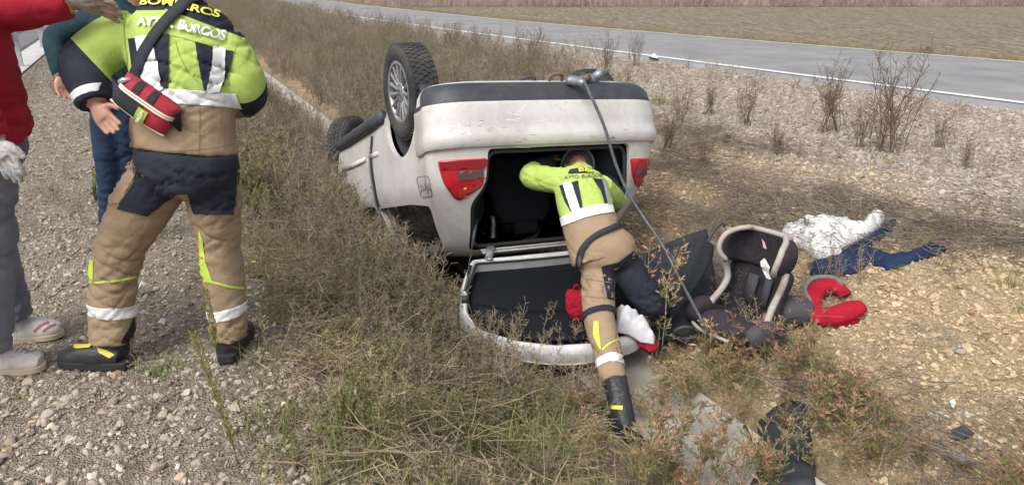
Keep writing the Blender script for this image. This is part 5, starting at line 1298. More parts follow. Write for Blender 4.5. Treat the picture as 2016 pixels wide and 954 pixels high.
def red_booster():
    g = onground(1640, 628); t = thing('child_booster', 'red child booster seat with grey edging tipped on the bank', 'booster seat', g)
    MR = mat('booster_red', (.40, .018, .036), .95, col2=(.33, .014, .030), noise_scale=9, bump=.5, bump_scale=260, spec=.08); MG = mat('booster_grey', (.16, .155, .16), .85)
    P = [onground(px, py, .06) for px, py in ((1664, 578), (1642, 564), (1614, 566), (1598, 588), (1602, 616), (1640, 622), (1676, 610), (1696, 602))]
    mb = MB(); mb.tube(P, [(.030, .045), (.045, .060), (.048, .064), (.050, .068), (.052, .072), (.054, .078), (.052, .076), (.035, .05)], 18, ref=(0, 0, 1), sub=6); mb.build('seat_pad', MR, t)
    mb = MB(); mb.tube([p + Vector((-.035 if i in (2, 3) else 0, .045, .045)) for i, p in enumerate(P[:5])], [.016] * 5, 10, sub=4); mb.build('edging', MG, t)
    c = (P[4] + P[6]) / 2; mb = MB(); mb.tube([c + Vector((-.11, -.02, -.03)), c + Vector((0, -.03, -.02)), c + Vector((.13, -.02, -.03))], [(.030, .07), (.040, .09), (.030, .07)], 16, ref=(0, 0, 1), sub=4, pw=.7); mb.build('seat_base', MR, t)
red_booster()

# clothes on the bank
crumple('tracksuit_trousers', [(1588, 522), (1650, 503), (1700, 475), (1735, 450), (1755, 434), (1766, 440), (1752, 462), (1706, 490), (1722, 495), (1752, 505), (1785, 502), (1832, 480), (1863, 492), (1860, 500), (1800, 518), (1748, 534), (1712, 520), (1692, 537), (1640, 548), (1600, 554)], .05,
        mat('navy_jersey', (.014, .028, .075), .85, col2=(.010, .020, .055), noise_scale=10, bump=.2, bump_scale=250, spec=.25), 'navy blue tracksuit trousers spread out on the tan gravel', 'trousers', res=5, seed=3.0, soft=12)
crumple('spotted_garment', [(1535, 470), (1542, 456), (1562, 452), (1580, 442), (1602, 441), (1618, 436), (1630, 442), (1662, 442), (1676, 452), (1698, 452), (1706, 434), (1722, 427), (1738, 432), (1742, 442), (1718, 464), (1690, 480), (1652, 496), (1657, 514), (1632, 518), (1600, 512), (1580, 494), (1558, 488)], .075,
        dots_mat('white_spotted', (.56, .56, .56), (.22, .22, .24), 30, .13), 'crumpled white garment with small dark spots on the navy trousers', 'garment', res=2.5, freq=8, seed=8.0, soft=12, lift=.04)
# things lying on the open tailgate
TGB = bvh_world([o for o in TG.children if o.name.startswith(('rear_window', 'frame', 'trim_panel'))])
def ontg(px, py):
    h = TGB.ray_cast(CAMP, pray(px, py).normalized()); return h[0] if h[0] is not None else atY(px, py, 4.2)
def red_bag():
    a, b = ontg(1140, 632), ontg(1138, 600); t = thing('red_bag', 'small red fabric bag standing in the open tailgate', 'bag', a)
    P = [a + Vector((-.0, .02, 0)), a + Vector((-.01, .03, .06)), a + Vector((-.02, .05, .14)), a + Vector((-.02, .06, .19))]
    v, f = tube_geo(P, [(.04, .03), (.065, .045), (.07, .045), (.05, .03)], 18, (1, 0, 0), True, 4, .8); me = remeshed(v, f, .008, 3); fold(me, .008, 14, 14, 22, 4); me.transform(wm(t).inverted()); me.materials.append(MATS['booster_red'])
    me.polygons.foreach_set('use_smooth', np.ones(len(me.polygons), dtype=bool)); add_me('bag_body', me, t)
    mb = MB(); mb.tube([P[3] + Vector((-.03, -.02, -.01)), P[3] + Vector((0, -.03, .05)), P[3] + Vector((.035, -.02, -.01))], [.005] * 3, 6, sub=5); mb.build('handle', MATS['booster_red'], t)
red_bag()
def white_jacket():
    pl = [(1212, 602), (1232, 602), (1250, 608), (1275, 632), (1291, 652), (1288, 664), (1262, 660), (1240, 646), (1214, 640)]
    crumple('white_jacket', pl, .10, mat('white_quilt', (.60, .60, .63), .8, col2=(.48, .49, .53), noise_scale=14, bump=.2, bump_scale=120), 'crumpled white jacket with a rolled sleeve on the tailgate edge', 'jacket', res=3.5, freq=14, seed=2.2, base=lambda x, y: atY(x, y, 4.00 + (660 - y) * .003) - Vector((0, 0, .05)), soft=14)
    crumple('red_scarf', [(1252, 664), (1270, 660), (1296, 664), (1294, 682), (1280, 686), (1262, 676)], .05, MATS['booster_red'], 'red scarf hanging out under the white jacket', 'scarf', res=3.5, freq=18, seed=5.0, base=lambda x, y: atY(x, y, 3.97 + (690 - y) * .003) - Vector((0, 0, .03)), soft=8)
white_jacket()
# black mat in the ditch and a rod beside it
def ditch_mat():
    pl = [(1492, 838), (1520, 812), (1556, 798), (1584, 802), (1592, 850), (1602, 905), (1606, 975), (1470, 975), (1494, 925), (1490, 880)]
    o = crumple('rubber_mat', pl, .035, mat('mat_black', (.020, .022, .028), .6, col2=(.040, .043, .052), noise_scale=8, bump=.3, bump_scale=120), 'black rubber mat lying in the concrete ditch', 'mat', res=7, freq=4, seed=1.0, soft=10, lift=.03)
    a, b = onground(1466, 838, .05), onground(1502, 925, .05); t = thing('plastic_rod', 'thin dark plastic rod lying against the rubber mat', 'rod', b)
    mb = MB(); mb.tube([a, a.lerp(b, .5) + Vector((0, 0, .01)), b], [.010, .010, .009], 8, sub=4); mb.build('rod', M_BLKPLAST, t); mb = MB(); mb.tube([b, b + (b - a).normalized() * .03], [.013, .012], 8); mb.build('end_cap', M_BLKPLAST, t)
ditch_mat()
# small litter and broken pieces
def shard(name, px, py, sz, m, label, cat, seed, group=None, h=.02):
    g = onground(px, py); rr = random.Random(seed); n = 7; k = sz
    V = []; ang = rr.uniform(0, 6.28)
    for i in range(n):
        a = 2 * math.pi * i / n; r_ = k * rr.uniform(.55, 1.0); V.append(Vector((r_ * math.cos(a), r_ * .6 * math.sin(a), h * rr.uniform(.2, 1.3))))
    c = Vector((0, 0, h * 1.6)); Mx = Matrix.Rotation(ang, 3, 'Z'); P = [Mx @ v for v in V]; P.append(c); Q = [p - Vector((0, 0, .006)) for p in P]
    F = [(i, (i + 1) % n, n) for i in range(n)] + [(n + 1 + (i + 1) % n, n + 1 + i, 2 * n + 1) for i in range(n)] + [(i, n + 1 + i, n + 1 + (i + 1) % n, (i + 1) % n) for i in range(n)]
    o = add(name, [g + p + Vector((0, 0, .006)) for p in P + Q], F, m, smooth=False); fix_normals(o.data)
    return tag(o, label, cat, group)
MW = mat('paper_white', (.74, .74, .74), .7); MB_ = M_BLKPLAST; MBL = mat('film_blue', (.34, .42, .47), .3, col2=(.20, .26, .30), noise_scale=30)
shard('paper_scrap', 284, 580, .055, MW, 'white folded paper scrap beside the boot of the standing firefighter', 'paper', 3, h=.05)
shard('paper_scrap', 321, 640, .022, MW, 'small square white scrap between the boots on the gravel', 'paper', 5, h=.02)
shard('plastic_film', 622, 406, .07, MBL, 'bluish crumpled plastic film in the weeds beside the car', 'film', 4, h=.05)
shard('plastic_film', 1890, 916, .06, MBL, 'pale blue crushed plastic cup at the foot of the bank', 'cup', 9, h=.04)
shard('plastic_bag', 1288, 121, .20, mat('bag_pale', (.45, .49, .52), .4), 'pale plastic bag caught at the edge of the service road', 'bag', 6, h=.10)
shard('trim_fragment', 1890, 865, .06, MB_, 'ribbed black plastic fragment on the gravel below the bank', 'fragment', 12, h=.05)
shard('trim_fragment', 1430, 282, .09, MB_, 'dark torn lump of trim on the bank behind the car', 'fragment', 14, h=.06)
shard('trim_fragment', 505, 442, .07, MB_, 'dark broken piece of trim at the edge of the weeds', 'fragment', 15, h=.04)
shard('trim_fragment', 772, 592, .07, MB_, 'black broken piece of trim under the side window', 'fragment', 18, h=.03)
shard('trim_fragment', 1824, 106, .22, MB_, 'dark tyre scrap lying on the far edge of the road', 'fragment', 19, h=.10)
shard('plastic_scrap', 1874, 802, .03, MW, 'tiny white plastic scrap in the green weeds of the bank', 'scrap', 21, h=.03)
shard('plastic_scrap', 693, 778, .05, MW, 'white flat plastic scrap on the bare stones among dry grass', 'scrap', 22, h=.02)
shard('plastic_scrap', 708, 452, .05, MW, 'white torn scrap hanging at the base of the car side', 'scrap', 23, h=.05)
# guardrail on the main road
def guardrail():
    t0 = -4.62; x, y = st2w(14.2, t0); g = thing('guardrail', 'galvanised steel guardrail between the gravel shoulder and the main road', 'guardrail', Vector((x, y, 0)))
    MGs = mat('guard_galv', (.46, .49, .52), .5, .35, col2=(.38, .41, .44), noise_scale=6)
    for i in range(-4, 14):
        s = 14.2 + 4.3 * i; x, y = st2w(s, t0); mb = MB(); Mr = Matrix.Rotation(AZ, 4, 'Z')
        mb.box((x, y, .36), (.06, .05, .36), Mr); mb.build('post', MGs, g, smooth=False)
    prof = [(0, .52), (.05, .55), (.05, .60), (0, .635), (.0, .66), (.05, .69), (.05, .74), (0, .775)]
    for i in range(-4, 14):
        V, F = [], []
        for s in (14.2 + 4.3 * i + .004, 14.2 + 4.3 * (i + 1) - .004):
            for a, z in prof: x, y = st2w(s, t0 - .07 - a); V.append((x, y, z))
        k = len(prof); F = [(j, j + 1, k + j + 1, k + j) for j in range(k - 1)]
        o = add('rail', V, F, MGs, g); o.modifiers.new('s', 'SOLIDIFY').thickness = .004
guardrail()
#@@PLANTS
# ------------------------------------------------------------------ stones and vegetation
def proto_obj(name, me, coll):
    o = bpy.data.objects.new(name, me); coll.objects.link(o); return o
def scatter(name, pts, rot, scl, pid, protos, label, cat):
    """one 'stuff' object: prototypes placed on points"""
    coll = bpy.data.collections.new(name + '_kinds')
    for i, me in enumerate(protos): proto_obj('%s_kind_%02d' % (name, i), me, coll)
    me = bpy.data.meshes.new(name); n = len(pts); me.vertices.add(n); me.vertices.foreach_set('co', np.asarray(pts, np.float32).ravel())
    for nm, ty, dat, key in (('rot', 'FLOAT_VECTOR', rot, 'vector'), ('scl', 'FLOAT', scl, 'value'), ('pid', 'INT', pid, 'value')):
        at = me.attributes.new(nm, ty, 'POINT'); at.data.foreach_set(key, np.asarray(dat, np.int32 if ty == 'INT' else np.float32).ravel())
    o = bpy.data.objects.new(name, me); C.objects.link(o)
    ng = bpy.data.node_groups.new(name, 'GeometryNodeTree'); ng.interface.new_socket('Geometry', in_out='INPUT', socket_type='NodeSocketGeometry'); ng.interface.new_socket('Geometry', in_out='OUTPUT', socket_type='NodeSocketGeometry')
    N = ng.nodes.new; gi = N('NodeGroupInput'); go = N('NodeGroupOutput'); ip = N('GeometryNodeInstanceOnPoints'); ci = N('GeometryNodeCollectionInfo'); ci.inputs['Collection'].default_value = coll; ci.inputs['Separate Children'].default_value = True; ci.inputs['Reset Children'].default_value = True
    def na(nm, ty):
        k = N('GeometryNodeInputNamedAttribute'); k.data_type = ty; k.inputs['Name'].default_value = nm; return k.outputs['Attribute']
    er = N('FunctionNodeEulerToRotation'); L = ng.links.new
    L(na('rot', 'FLOAT_VECTOR'), er.inputs[0]); L(er.outputs[0], ip.inputs['Rotation']); L(na('scl', 'FLOAT'), ip.inputs['Scale']); L(na('pid', 'INT'), ip.inputs['Instance Index'])
    ip.inputs['Pick Instance'].default_value = True; L(gi.outputs[0], ip.inputs['Points']); L(ci.outputs[0], ip.inputs['Instance']); L(ip.outputs[0], go.inputs[0])
    o.modifiers.new('scatter', 'NODES').node_group = ng
    return tag(o, label, cat, kind='stuff')
def stone_mesh(seed, m, sub=2, flat=.62):
    bm = bmesh.new(); bmesh.ops.create_icosphere(bm, subdivisions=sub, radius=1.0); rr = random.Random(seed); off = Vector((rr.uniform(0, 50), rr.uniform(0, 50), rr.uniform(0, 50)))
    cuts = [(Vector((rr.gauss(0, 1), rr.gauss(0, 1), rr.gauss(0, 1))).normalized(), rr.uniform(.45, .8)) for _ in range(11)]
    sx, sy = rr.uniform(.8, 1.25), rr.uniform(.7, 1.0)
    for v in bm.verts:
        p = v.co.copy(); p *= 1 + .25 * noise.noise(p * 1.2 + off)
        for d, h in cuts:
            e = p.dot(d) - h
            if e > 0: p -= d * e * .9
        v.co = Vector((p.x * sx, p.y * sy, p.z * flat))
    me = bpy.data.meshes.new('stone'); bm.to_mesh(me); bm.free(); me.materials.append(m); return me
GREY = ramp_random('stone_grey', [(.15, .12, .09), (.26, .215, .165), (.35, .30, .235), (.45, .40, .33), (.30, .25, .195), (.58, .54, .48)])
TAN = ramp_random('stone_tan', [(.29, .20, .11), (.40, .29, .175), (.49, .375, .23), (.56, .445, .29), (.44, .335, .215), (.60, .52, .40)])
WHITE = ramp_random('stone_white', [(.20, .165, .13), (.29, .245, .195), (.36, .31, .25), (.41, .36, .30), (.33, .28, .225), (.50, .45, .39)])
def prand(n, lo, hi): return rng.uniform(lo, hi, n)
def gravel(name, n, srange, trange, dens, size, m, label, near_pow=1.0):
    s = srange[0] + (srange[1] - srange[0]) * rng.random(n) ** near_pow; t = prand(n, *trange); keep = rng.random(n) < dens(s, t); s, t = s[keep], t[keep]
    x, y = st2w(s, t); dist = np.hypot(x, y); sz = size[0] * np.exp(rng.normal(0, size[1], len(s))); sz = np.clip(sz, size[0] * .4, size[0] * 3.0)
    z = gz(x, y) + sz * .18
    rot = np.stack([prand(len(s), -.5, .5), prand(len(s), -.5, .5), prand(len(s), 0, 6.28)], -1)
    scatter(name, np.stack([x, y, z], -1), rot, sz, rng.integers(0, 6, len(s)), [stone_mesh(50 + k, m, 1) for k in range(6)], label, 'gravel')
def bank_mask(x, y): return np.ones_like(x)
gravel('gravel_shoulder', 100000, (-2.6, 16), (-4.4, -1.75), lambda s, t: np.where(t > -2.0, .35, 1.0) * (.55 + .45 * (vnoise(s * 1.3, t * 1.7, 5.) > -.2)), (.0078, .52), GREY, 'loose grey gravel of the road shoulder', 1.7)
gravel('gravel_tan', 95000, (-2.6, 15), (.45, 4.2), lambda s, t: np.clip(1.2 - (t - 1.8) * .65 - sstep(3, 8, s) * .5, 0, 1), (.0115, .45), TAN, 'yellowish tan gravel on the lower bank', 1.3)
gravel('gravel_white', 150000, (-2.0, 26), (1.6, 8.2), lambda s, t: np.clip((t - 1.6 + .5 * vnoise(s, t, 2.)) * .55 + sstep(3, 8, s) * .6, 0, 1) * (t < RN(s) - .12), (.0150, .42), WHITE, 'pale crushed stone on the upper bank below the road', 1.4)
# the larger stones one can pick out: children of the ground
def big_stones():
    ms = [stone_mesh(200 + k, mt, 2, .7) for k, mt in enumerate([GREY, WHITE, GREY, WHITE, GREY, TAN, WHITE, GREY])]
    spots = []
    for _ in range(205): spots.append((random.uniform(-20, 640), random.uniform(735, 965), random.choice([0, 1, 2, 2, 4, 5, 7]), .010 + .022 * random.random() ** 2.2))
    for _ in range(25): spots.append((random.uniform(270, 480), random.uniform(560, 735), random.choice([0, 1, 2, 3, 4]), random.uniform(.012, .022)))
    for _ in range(65): spots.append((random.uniform(1700, 2016), random.uniform(260, 940), random.choice([1, 3, 5, 6]), random.uniform(.016, .032)))
    spots += [(228, 738, 5, .036), (80, 792, 1, .032), (205, 812, 0, .03), (345, 868, 3, .036), (628, 912, 6, .036), (1880, 418, 1, .05), (120, 910, 5, .03), (300, 752, 2, .03), (480, 905, 1, .034), (325, 900, 4, .036)]
    for px, py, k, r_ in spots[:298]:
        g = onground(px, py); o = bpy.data.objects.new('stone', ms[k]); C.objects.link(o); o.parent = GROUND
        o.matrix_basis = GM.inverted() @ Matrix.Translation((g.x, g.y, g.z + r_ * .08)) @ Matrix.Rotation(random.uniform(0, 6.28), 4, 'Z') @ Matrix.Rotation(random.uniform(-.3, .3), 4, 'X') @ Matrix.Scale(r_, 4)
big_stones()

# ---- plant builders (each returns a mesh with stems and leaves)
STRAW = ramp_random('grass_straw', [(.30, .23, .14), (.40, .325, .21), (.25, .20, .12), (.34, .28, .17)]); OLIVE = ramp_random('grass_olive', [(.17, .175, .065), (.24, .235, .10), (.14, .155, .05), (.28, .26, .12)])
BROWN = ramp_random('weed_brown', [(.23, .175, .115), (.34, .265, .18), (.28, .215, .15), (.40, .32, .22)]); GREYB = ramp_random('twig_grey', [(.17, .14, .11), (.25, .21, .175), (.21, .175, .145), (.30, .26, .215)])
GREEN = ramp_random('leaf_green', [(.13, .165, .05), (.19, .225, .08), (.15, .19, .06), (.23, .25, .10)]); RED = ramp_random('leaf_red', [(.36, .17, .13), (.44, .24, .18), (.32, .15, .11), (.42, .29, .17)]); YGRN = ramp_random('spike_yellow', [(.30, .30, .10), (.38, .36, .14), (.27, .29, .09)])
PINK = ramp_random('grass_pink', [(.32, .235, .215), (.38, .285, .26), (.34, .26, .23), (.42, .33, .30)])
TWIG = ramp_random('twig_dark', [(.14, .115, .09), (.22, .185, .15), (.18, .145, .12), (.27, .23, .185)])
class PB:
    def __init__(s, seed): s.v = []; s.f = []; s.m = []; s.r = random.Random(seed)
    def stem(s, pts, w0, w1, m, sides=3):
        n = len(s.v); k = len(pts)
        for i, p in enumerate(pts):
            d = (pts[min(i + 1, k - 1)] - pts[max(i - 1, 0)]); d = d.normalized() if d.length > 1e-7 else Vector((0, 0, 1)); a = d.orthogonal().normalized(); b = d.cross(a); w = w0 + (w1 - w0) * i / (k - 1)
            for j in range(sides): q = 2 * math.pi * j / sides; s.v.append(p + a * w * math.cos(q) + b * w * math.sin(q))
        for i in range(k - 1):
            for j in range(sides): s.f.append((n + i * sides + j, n + i * sides + (j + 1) % sides, n + (i + 1) * sides + (j + 1) % sides, n + (i + 1) * sides + j)); s.m.append(m)
    def leaf(s, p, d, L, w, m, droop=.3):
        d = d.normalized(); sd = d.cross(Vector((s.r.uniform(-1, 1), s.r.uniform(-1, 1), s.r.uniform(-.3, 1)))); sd = sd.normalized() if sd.length > 1e-5 else Vector((1, 0, 0)); n = len(s.v)
        q = p + d * L * .5 + Vector((0, 0, -droop * L * .08)); e = p + d * L + Vector((0, 0, -droop * L * .4)); s.v += [p, q + sd * w, q - sd * w, e]; s.f += [(n, n + 1, n + 3, n + 2)]; s.m.append(m)
    def blade(s, p, az, L, lean, w, m):
        d = Vector((math.cos(az), math.sin(az), 0)); sd = Vector((-d.y, d.x, 0)); n = len(s.v); k = 4
        for i in range(k):
            t = i / (k - 1); q = p + d * (L * lean * t ** 1.6) + Vector((0, 0, L * (t - .35 * lean * t * t))); ww = w * (1 - t * .92); s.v += [q + sd * ww, q - sd * ww]
        for i in range(k - 1): s.f.append((n + 2 * i, n + 2 * i + 1, n + 2 * i + 3, n + 2 * i + 2)); s.m.append(m)
    def bud(s, p, r_, m):
        n = len(s.v); s.v += [p + Vector((r_, 0, 0)), p + Vector((-r_ * .5, r_ * .9, 0)), p + Vector((-r_ * .5, -r_ * .9, 0)), p + Vector((0, 0, r_ * 1.6)), p - Vector((0, 0, r_))]
        s.f += [(n, n + 1, n + 3), (n + 1, n + 2, n + 3), (n + 2, n, n + 3), (n + 1, n, n + 4), (n + 2, n + 1, n + 4), (n, n + 2, n + 4)]; s.m += [m] * 6
    def mesh(s, name, mats): return mesh_of(name, s.v, s.f, mats, s.m, smooth=False)
def crooked(r_, p, d, L, k, wob):
    pts = [p.copy()]; d = d.normalized()
    for i in range(k):
        d = (d + Vector((r_.gauss(0, wob), r_.gauss(0, wob), r_.gauss(0, wob * .6)))).normalized(); pts.append(pts[-1] + d * (L / k))
    return pts, d
def grass_tuft(seed, n=34, h=.24, mats=None, spread=.06, w=.0022):
    b = PB(seed); r_ = b.r
    for i in range(n):
        p = Vector((r_.gauss(0, spread), r_.gauss(0, spread), 0)); b.blade(p, r_.uniform(0, 6.28), h * r_.uniform(.45, 1.15), r_.uniform(.15, 1.1), w * r_.uniform(.7, 1.3), r_.choice([0, 0, 1]))
    return b.mesh('tuft', mats or [STRAW, OLIVE])
def dead_weed(seed, h=.42, stems=5, side=7, mats=None, spread=.05, w=.0022, lean=.35, buds=True, leafy=0):
    """dry branching weed: stems, side twigs, seed heads"""
    b = PB(seed); r_ = b.r
    for i in range(stems):
        az = r_.uniform(0, 6.28); ln = r_.uniform(.05, lean); p = Vector((r_.gauss(0, spread * .5), r_.gauss(0, spread * .5), 0)); L = h * r_.uniform(.65, 1.05)
        pts, d = crooked(r_, p, Vector((math.cos(az) * ln, math.sin(az) * ln, 1)), L, 6, .10); b.stem(pts, w, w * .4, 0)
        for k in range(side):
            t = r_.uniform(.25, 1.0) * 5.99; q = pts[int(t)].lerp(pts[int(t) + 1], t % 1); a2 = r_.uniform(0, 6.28); l2 = L * r_.uniform(.12, .34) * (1.15 - t / 8)
            tw, d2 = crooked(r_, q, Vector((math.cos(a2), math.sin(a2), r_.uniform(.5, 1.4))), l2, 3, .22); b.stem(tw, w * .5, w * .25, 0)
            if buds:
                for e in (tw[-1], tw[-2]):
                    b.bud(e, r_.uniform(.0022, .0045), 1)
                if r_.random() < .6:
                    t3, _ = crooked(r_, tw[1], Vector((r_.gauss(0, 1), r_.gauss(0, 1), 1)), l2 * .5, 2, .2); b.stem(t3, w * .35, w * .2, 0); b.bud(t3[-1], r_.uniform(.002, .004), 1)
            for _ in range(leafy): b.leaf(tw[r_.randint(0, 2)], Vector((r_.gauss(0, 1), r_.gauss(0, 1), .4)), r_.uniform(.012, .03), .0022, 1)
    return b.mesh('weed', mats or [BROWN, GREYB])
def leafy_weed(seed, h=.42, stems=3, mats=None, w=.0026, leafL=.035, red=.45, br=7, lean=.3, dens=12, lw=.0032):
    """green weed with narrow leaves that turn red towards the tips"""
    b = PB(seed); r_ = b.r
    for i in range(stems):
        az = r_.uniform(0, 6.28); ln = r_.uniform(.03, lean); L = h * r_.uniform(.7, 1.05); pts, d = crooked(r_, Vector((r_.gauss(0, .02), r_.gauss(0, .02), 0)), Vector((math.cos(az) * ln, math.sin(az) * ln, 1)), L, 7, .09); b.stem(pts, w, w * .45, 2)
        tw_all = [(pts, 1.0)]
        for k in range(br):
            t = r_.uniform(.25, .98) * 6.99; q = pts[int(t)].lerp(pts[int(t) + 1], t % 1); a2 = r_.uniform(0, 6.28); l2 = L * r_.uniform(.16, .42) * (1.2 - t / 9)
            tw, _ = crooked(r_, q, Vector((math.cos(a2), math.sin(a2), r_.uniform(.4, 1.3))), l2, 4, .16); b.stem(tw, w * .55, w * .25, 2); tw_all.append((tw, .6))
        for P, f in tw_all:
            for k in range(int(dens * (1.3 if f == 1 else .8))):
                t = r_.uniform(.15, 1.0) * (len(P) - 1.001); q = P[int(t)].lerp(P[int(t) + 1], t % 1); hh = q.z / (h + 1e-6); mm = 1 if r_.random() < red * (hh ** 1.2) * 1.5 else 0
                dd = (P[int(t) + 1] - P[int(t)]).normalized() + Vector((r_.gauss(0, .6), r_.gauss(0, .6), r_.uniform(0, .6))); b.leaf(q, dd, leafL * r_.uniform(.6, 1.2), lw * r_.uniform(.8, 1.3), mm)
    return b.mesh('weed', mats or [GREEN, RED, BROWN])
def twig_mat(seed, n=26, L=.34, mats=None, w=.0025):
    b = PB(seed); r_ = b.r; a0 = r_.uniform(0, 6.28)
    for i in range(n):
        a = a0 + r_.gauss(0, .8); p = Vector((r_.gauss(0, .12), r_.gauss(0, .12), r_.uniform(.004, .05))); pts, _ = crooked(r_, p, Vector((math.cos(a), math.sin(a), r_.gauss(.04, .10))), L * r_.uniform(.4, 1.1), 4, .10)
        for q in pts: q.z = max(q.z, .004)
        b.stem(pts, w * r_.uniform(.7, 1.3), w * .5, r_.choice([0, 0, 1]))
    return b.mesh('twigs', mats or [TWIG, GREYB])
def rosette(seed, n=26, h=.09, mats=None):
    b = PB(seed); r_ = b.r
    for i in range(n): az = r_.uniform(0, 6.28); b.blade(Vector((r_.gauss(0, .035), r_.gauss(0, .035), 0)), az, h * r_.uniform(.5, 1.2), r_.uniform(.3, 1.3), .0032 * r_.uniform(.6, 1.3), 0)
    return b.mesh('rosette', mats or [GREEN])
def spike(seed, h=.62, mats=None, lo=.12):
    """upright weed whose whole stem is set with short upright leaves"""
    b = PB(seed); r_ = b.r; pts, _ = crooked(r_, Vector((0, 0, 0)), Vector((r_.gauss(-.06, .04), r_.gauss(0, .05), 1)), h, 10, .035); b.stem(pts, .0032, .0016, 2)
    for k in range(420):
        t = (lo + (1 - lo) * r_.random()) * 9.999; q = pts[int(t)].lerp(pts[min(int(t) + 1, 10)], t % 1); a = r_.uniform(0, 6.28); up = (t / 10) > .55
        b.leaf(q + Vector((math.cos(a), math.sin(a), 0)) * .006 * (1 if up else .4), Vector((math.cos(a) * .55, math.sin(a) * .55, 1)), r_.uniform(.010, .022) * (1.0 if up else 1.7), .0026 if up else .0028, 1 if up else 0, 0)
    return b.mesh('spike', mats or [GREEN, YGRN, BROWN])

# ---- the uncountable mass of dry weeds, as stuff
def car_free(s, t):
    """true where nothing of the car, tailgate or boots stands"""
    a = ~((np.abs(t) < .80) & (s > 1.45) & (s < 6.2)); b = ~((t > -.60) & (t < .80) & (s > .60) & (s < 1.7)); c = ~((t > .02) & (t < .42) & (s > -.85) & (s < .05)); return a & b & c
def feet_free(x, y):
    ok = np.ones(len(x), bool)
    for px, py, r_ in ((190, 715, .22), (450, 700, .16), (30, 725, .22), (85, 655, .16), (1225, 850, .17), (1228, 905, .15), (1232, 960, .13)):
        g = onground(px, py); ok &= np.hypot(x - g.x, y - g.y) > r_
    return ok
def veg(name, n, sr, tr, protos, size, label, cat, dens=None, near_pow=1.4, tilt=.12, z0=0.0):
    s = sr[0] + (sr[1] - sr[0]) * rng.random(n) ** near_pow; t = prand(n, *tr); keep = car_free(s, t)
    if dens is not None: keep &= rng.random(n) < dens(s, t)
    s, t = s[keep], t[keep]; x, y = st2w(s, t); k2 = feet_free(x, y) & (np.hypot(x, y) > 1.7); x, y = x[k2], y[k2]; n = len(x)
    sc = size[0] + (size[1] - size[0]) * rng.random(n) ** 1.5
    scatter(name, np.stack([x, y, gz(x, y) + z0], -1), np.stack([rng.normal(0, tilt, n), rng.normal(0, tilt, n), prand(n, 0, 6.28)], -1), sc, rng.integers(0, len(protos), n), protos, label, cat)
LG_ = [leafy_weed(420 + k, .42, 4, red=.55, br=9, dens=16, leafL=.042) for k in range(5)]
patchy = lambda f, a, b, sd: (lambda s, t: np.clip(.5 + a * vnoise(s * f, t * f, sd) + b, 0, 1))
tufts = [grass_tuft(k, 26, .17) for k in range(6)]; tufts2 = [grass_tuft(20 + k, 30, .15, [OLIVE, GREEN]) for k in range(4)]
weeds = [dead_weed(k, .36, 6, 10, None, .08, .0027, .55, leafy=2) for k in range(8)]; weeds2 = [dead_weed(30 + k, .32, 6, 9, [STRAW, OLIVE], .08, .0024, .6, leafy=3) for k in range(5)]
mats_ = [twig_mat(k) for k in range(5)]; matb = [twig_mat(10 + k, 26, .26, [BROWN, STRAW]) for k in range(4)]
smallw = [leafy_weed(700 + k, .26, 3, [OLIVE, BROWN, BROWN], .002, .022, .5, 5, .5, 9) for k in range(4)]
edge = lambda s, t: sstep(-2.3, -1.8, t) * (1 - .6 * sstep(-.75, -.30, t))
veg('dry_grass_bank', 1500, (-2.6, 30), (-2.3, -.25), tufts, (.45, 1.05), 'dry straw coloured grass on the near bank of the ditch', 'grass', lambda s, t: edge(s, t) * np.clip(.5 + .45 * vnoise(s * 1.5, t * 1.5, 3.), .05, 1), 2.0)
veg('green_grass_bank', 4600, (-2.6, 22), (-2.5, -.25), tufts2 + smallw + smallw + [rosette(k) for k in range(3)], (.45, 1.15), 'short green grass among the dry weeds of the bank', 'grass', lambda s, t: edge(s, t) * np.clip(.45 + .75 * vnoise(s * 1.1, t * 1.3, 9.), .05, 1) * (1 - .6 * sstep(-1.3, -.7, t)), 1.9)
veg('brown_weed_bank', 4200, (-2.4, 32), (-2.2, -.25), weeds + weeds2, (.40, 1.0), 'brown dried weeds with seed heads on the near bank', 'weeds', lambda s, t: edge(s, t) * np.clip(.62 + .5 * vnoise(s * .9, t * 1.1, 6.), .08, 1) * np.where(s < 3, .22 + .55 * sstep(-1.45, -.75, t), 1.0), 1.9)
FRESH = ramp_random('grass_fresh', [(.15, .17, .06), (.20, .215, .085), (.24, .25, .11), (.18, .195, .07)])
fresh = [grass_tuft(900 + k, 34, .15, [FRESH, FRESH], .055, .0028) for k in range(4)] + [leafy_weed(910 + k, .20, 4, [FRESH, OLIVE, OLIVE], .002, .020, .4, 5, .6, 10) for k in range(3)]
veg('fresh_grass_bank', 3000, (-2.4, 9), (-2.25, -.5), fresh, (.5, 1.25), 'patches of fresh green grass on the near bank', 'grass', lambda s, t: edge(s, t) * np.clip(.28 + 1.1 * vnoise(s * 1.5 + 1., t * 1.7, 2.6), .04, 1), 1.6)
veg('fallen_stems_bank', 1100, (-2.6, 12), (-2.2, -.3), matb, (.6, 1.1), 'fallen brown stems matted over the near bank', 'stems', lambda s, t: edge(s, t), 1.6)
veg('ditch_weeds', 430, (-2.2, .55), (-.62, .75), LG_ + smallw, (.40, .9), 'tangled green and red weeds growing across the ditch', 'weeds', lambda s, t: np.clip(.05 + .35 * vnoise(s * 2.2, t * 2.6, 4.4) + .75 * sstep(.12, .42, np.abs(t - .02)), .0, 1), 1.0)
veg('car_side_weeds', 420, (.2, 6.0), (-1.75, -.78), weeds + weeds2 + smallw, (.6, 1.2), 'tangled tall weeds pressed against the side of the car', 'weeds', None, 1.2)
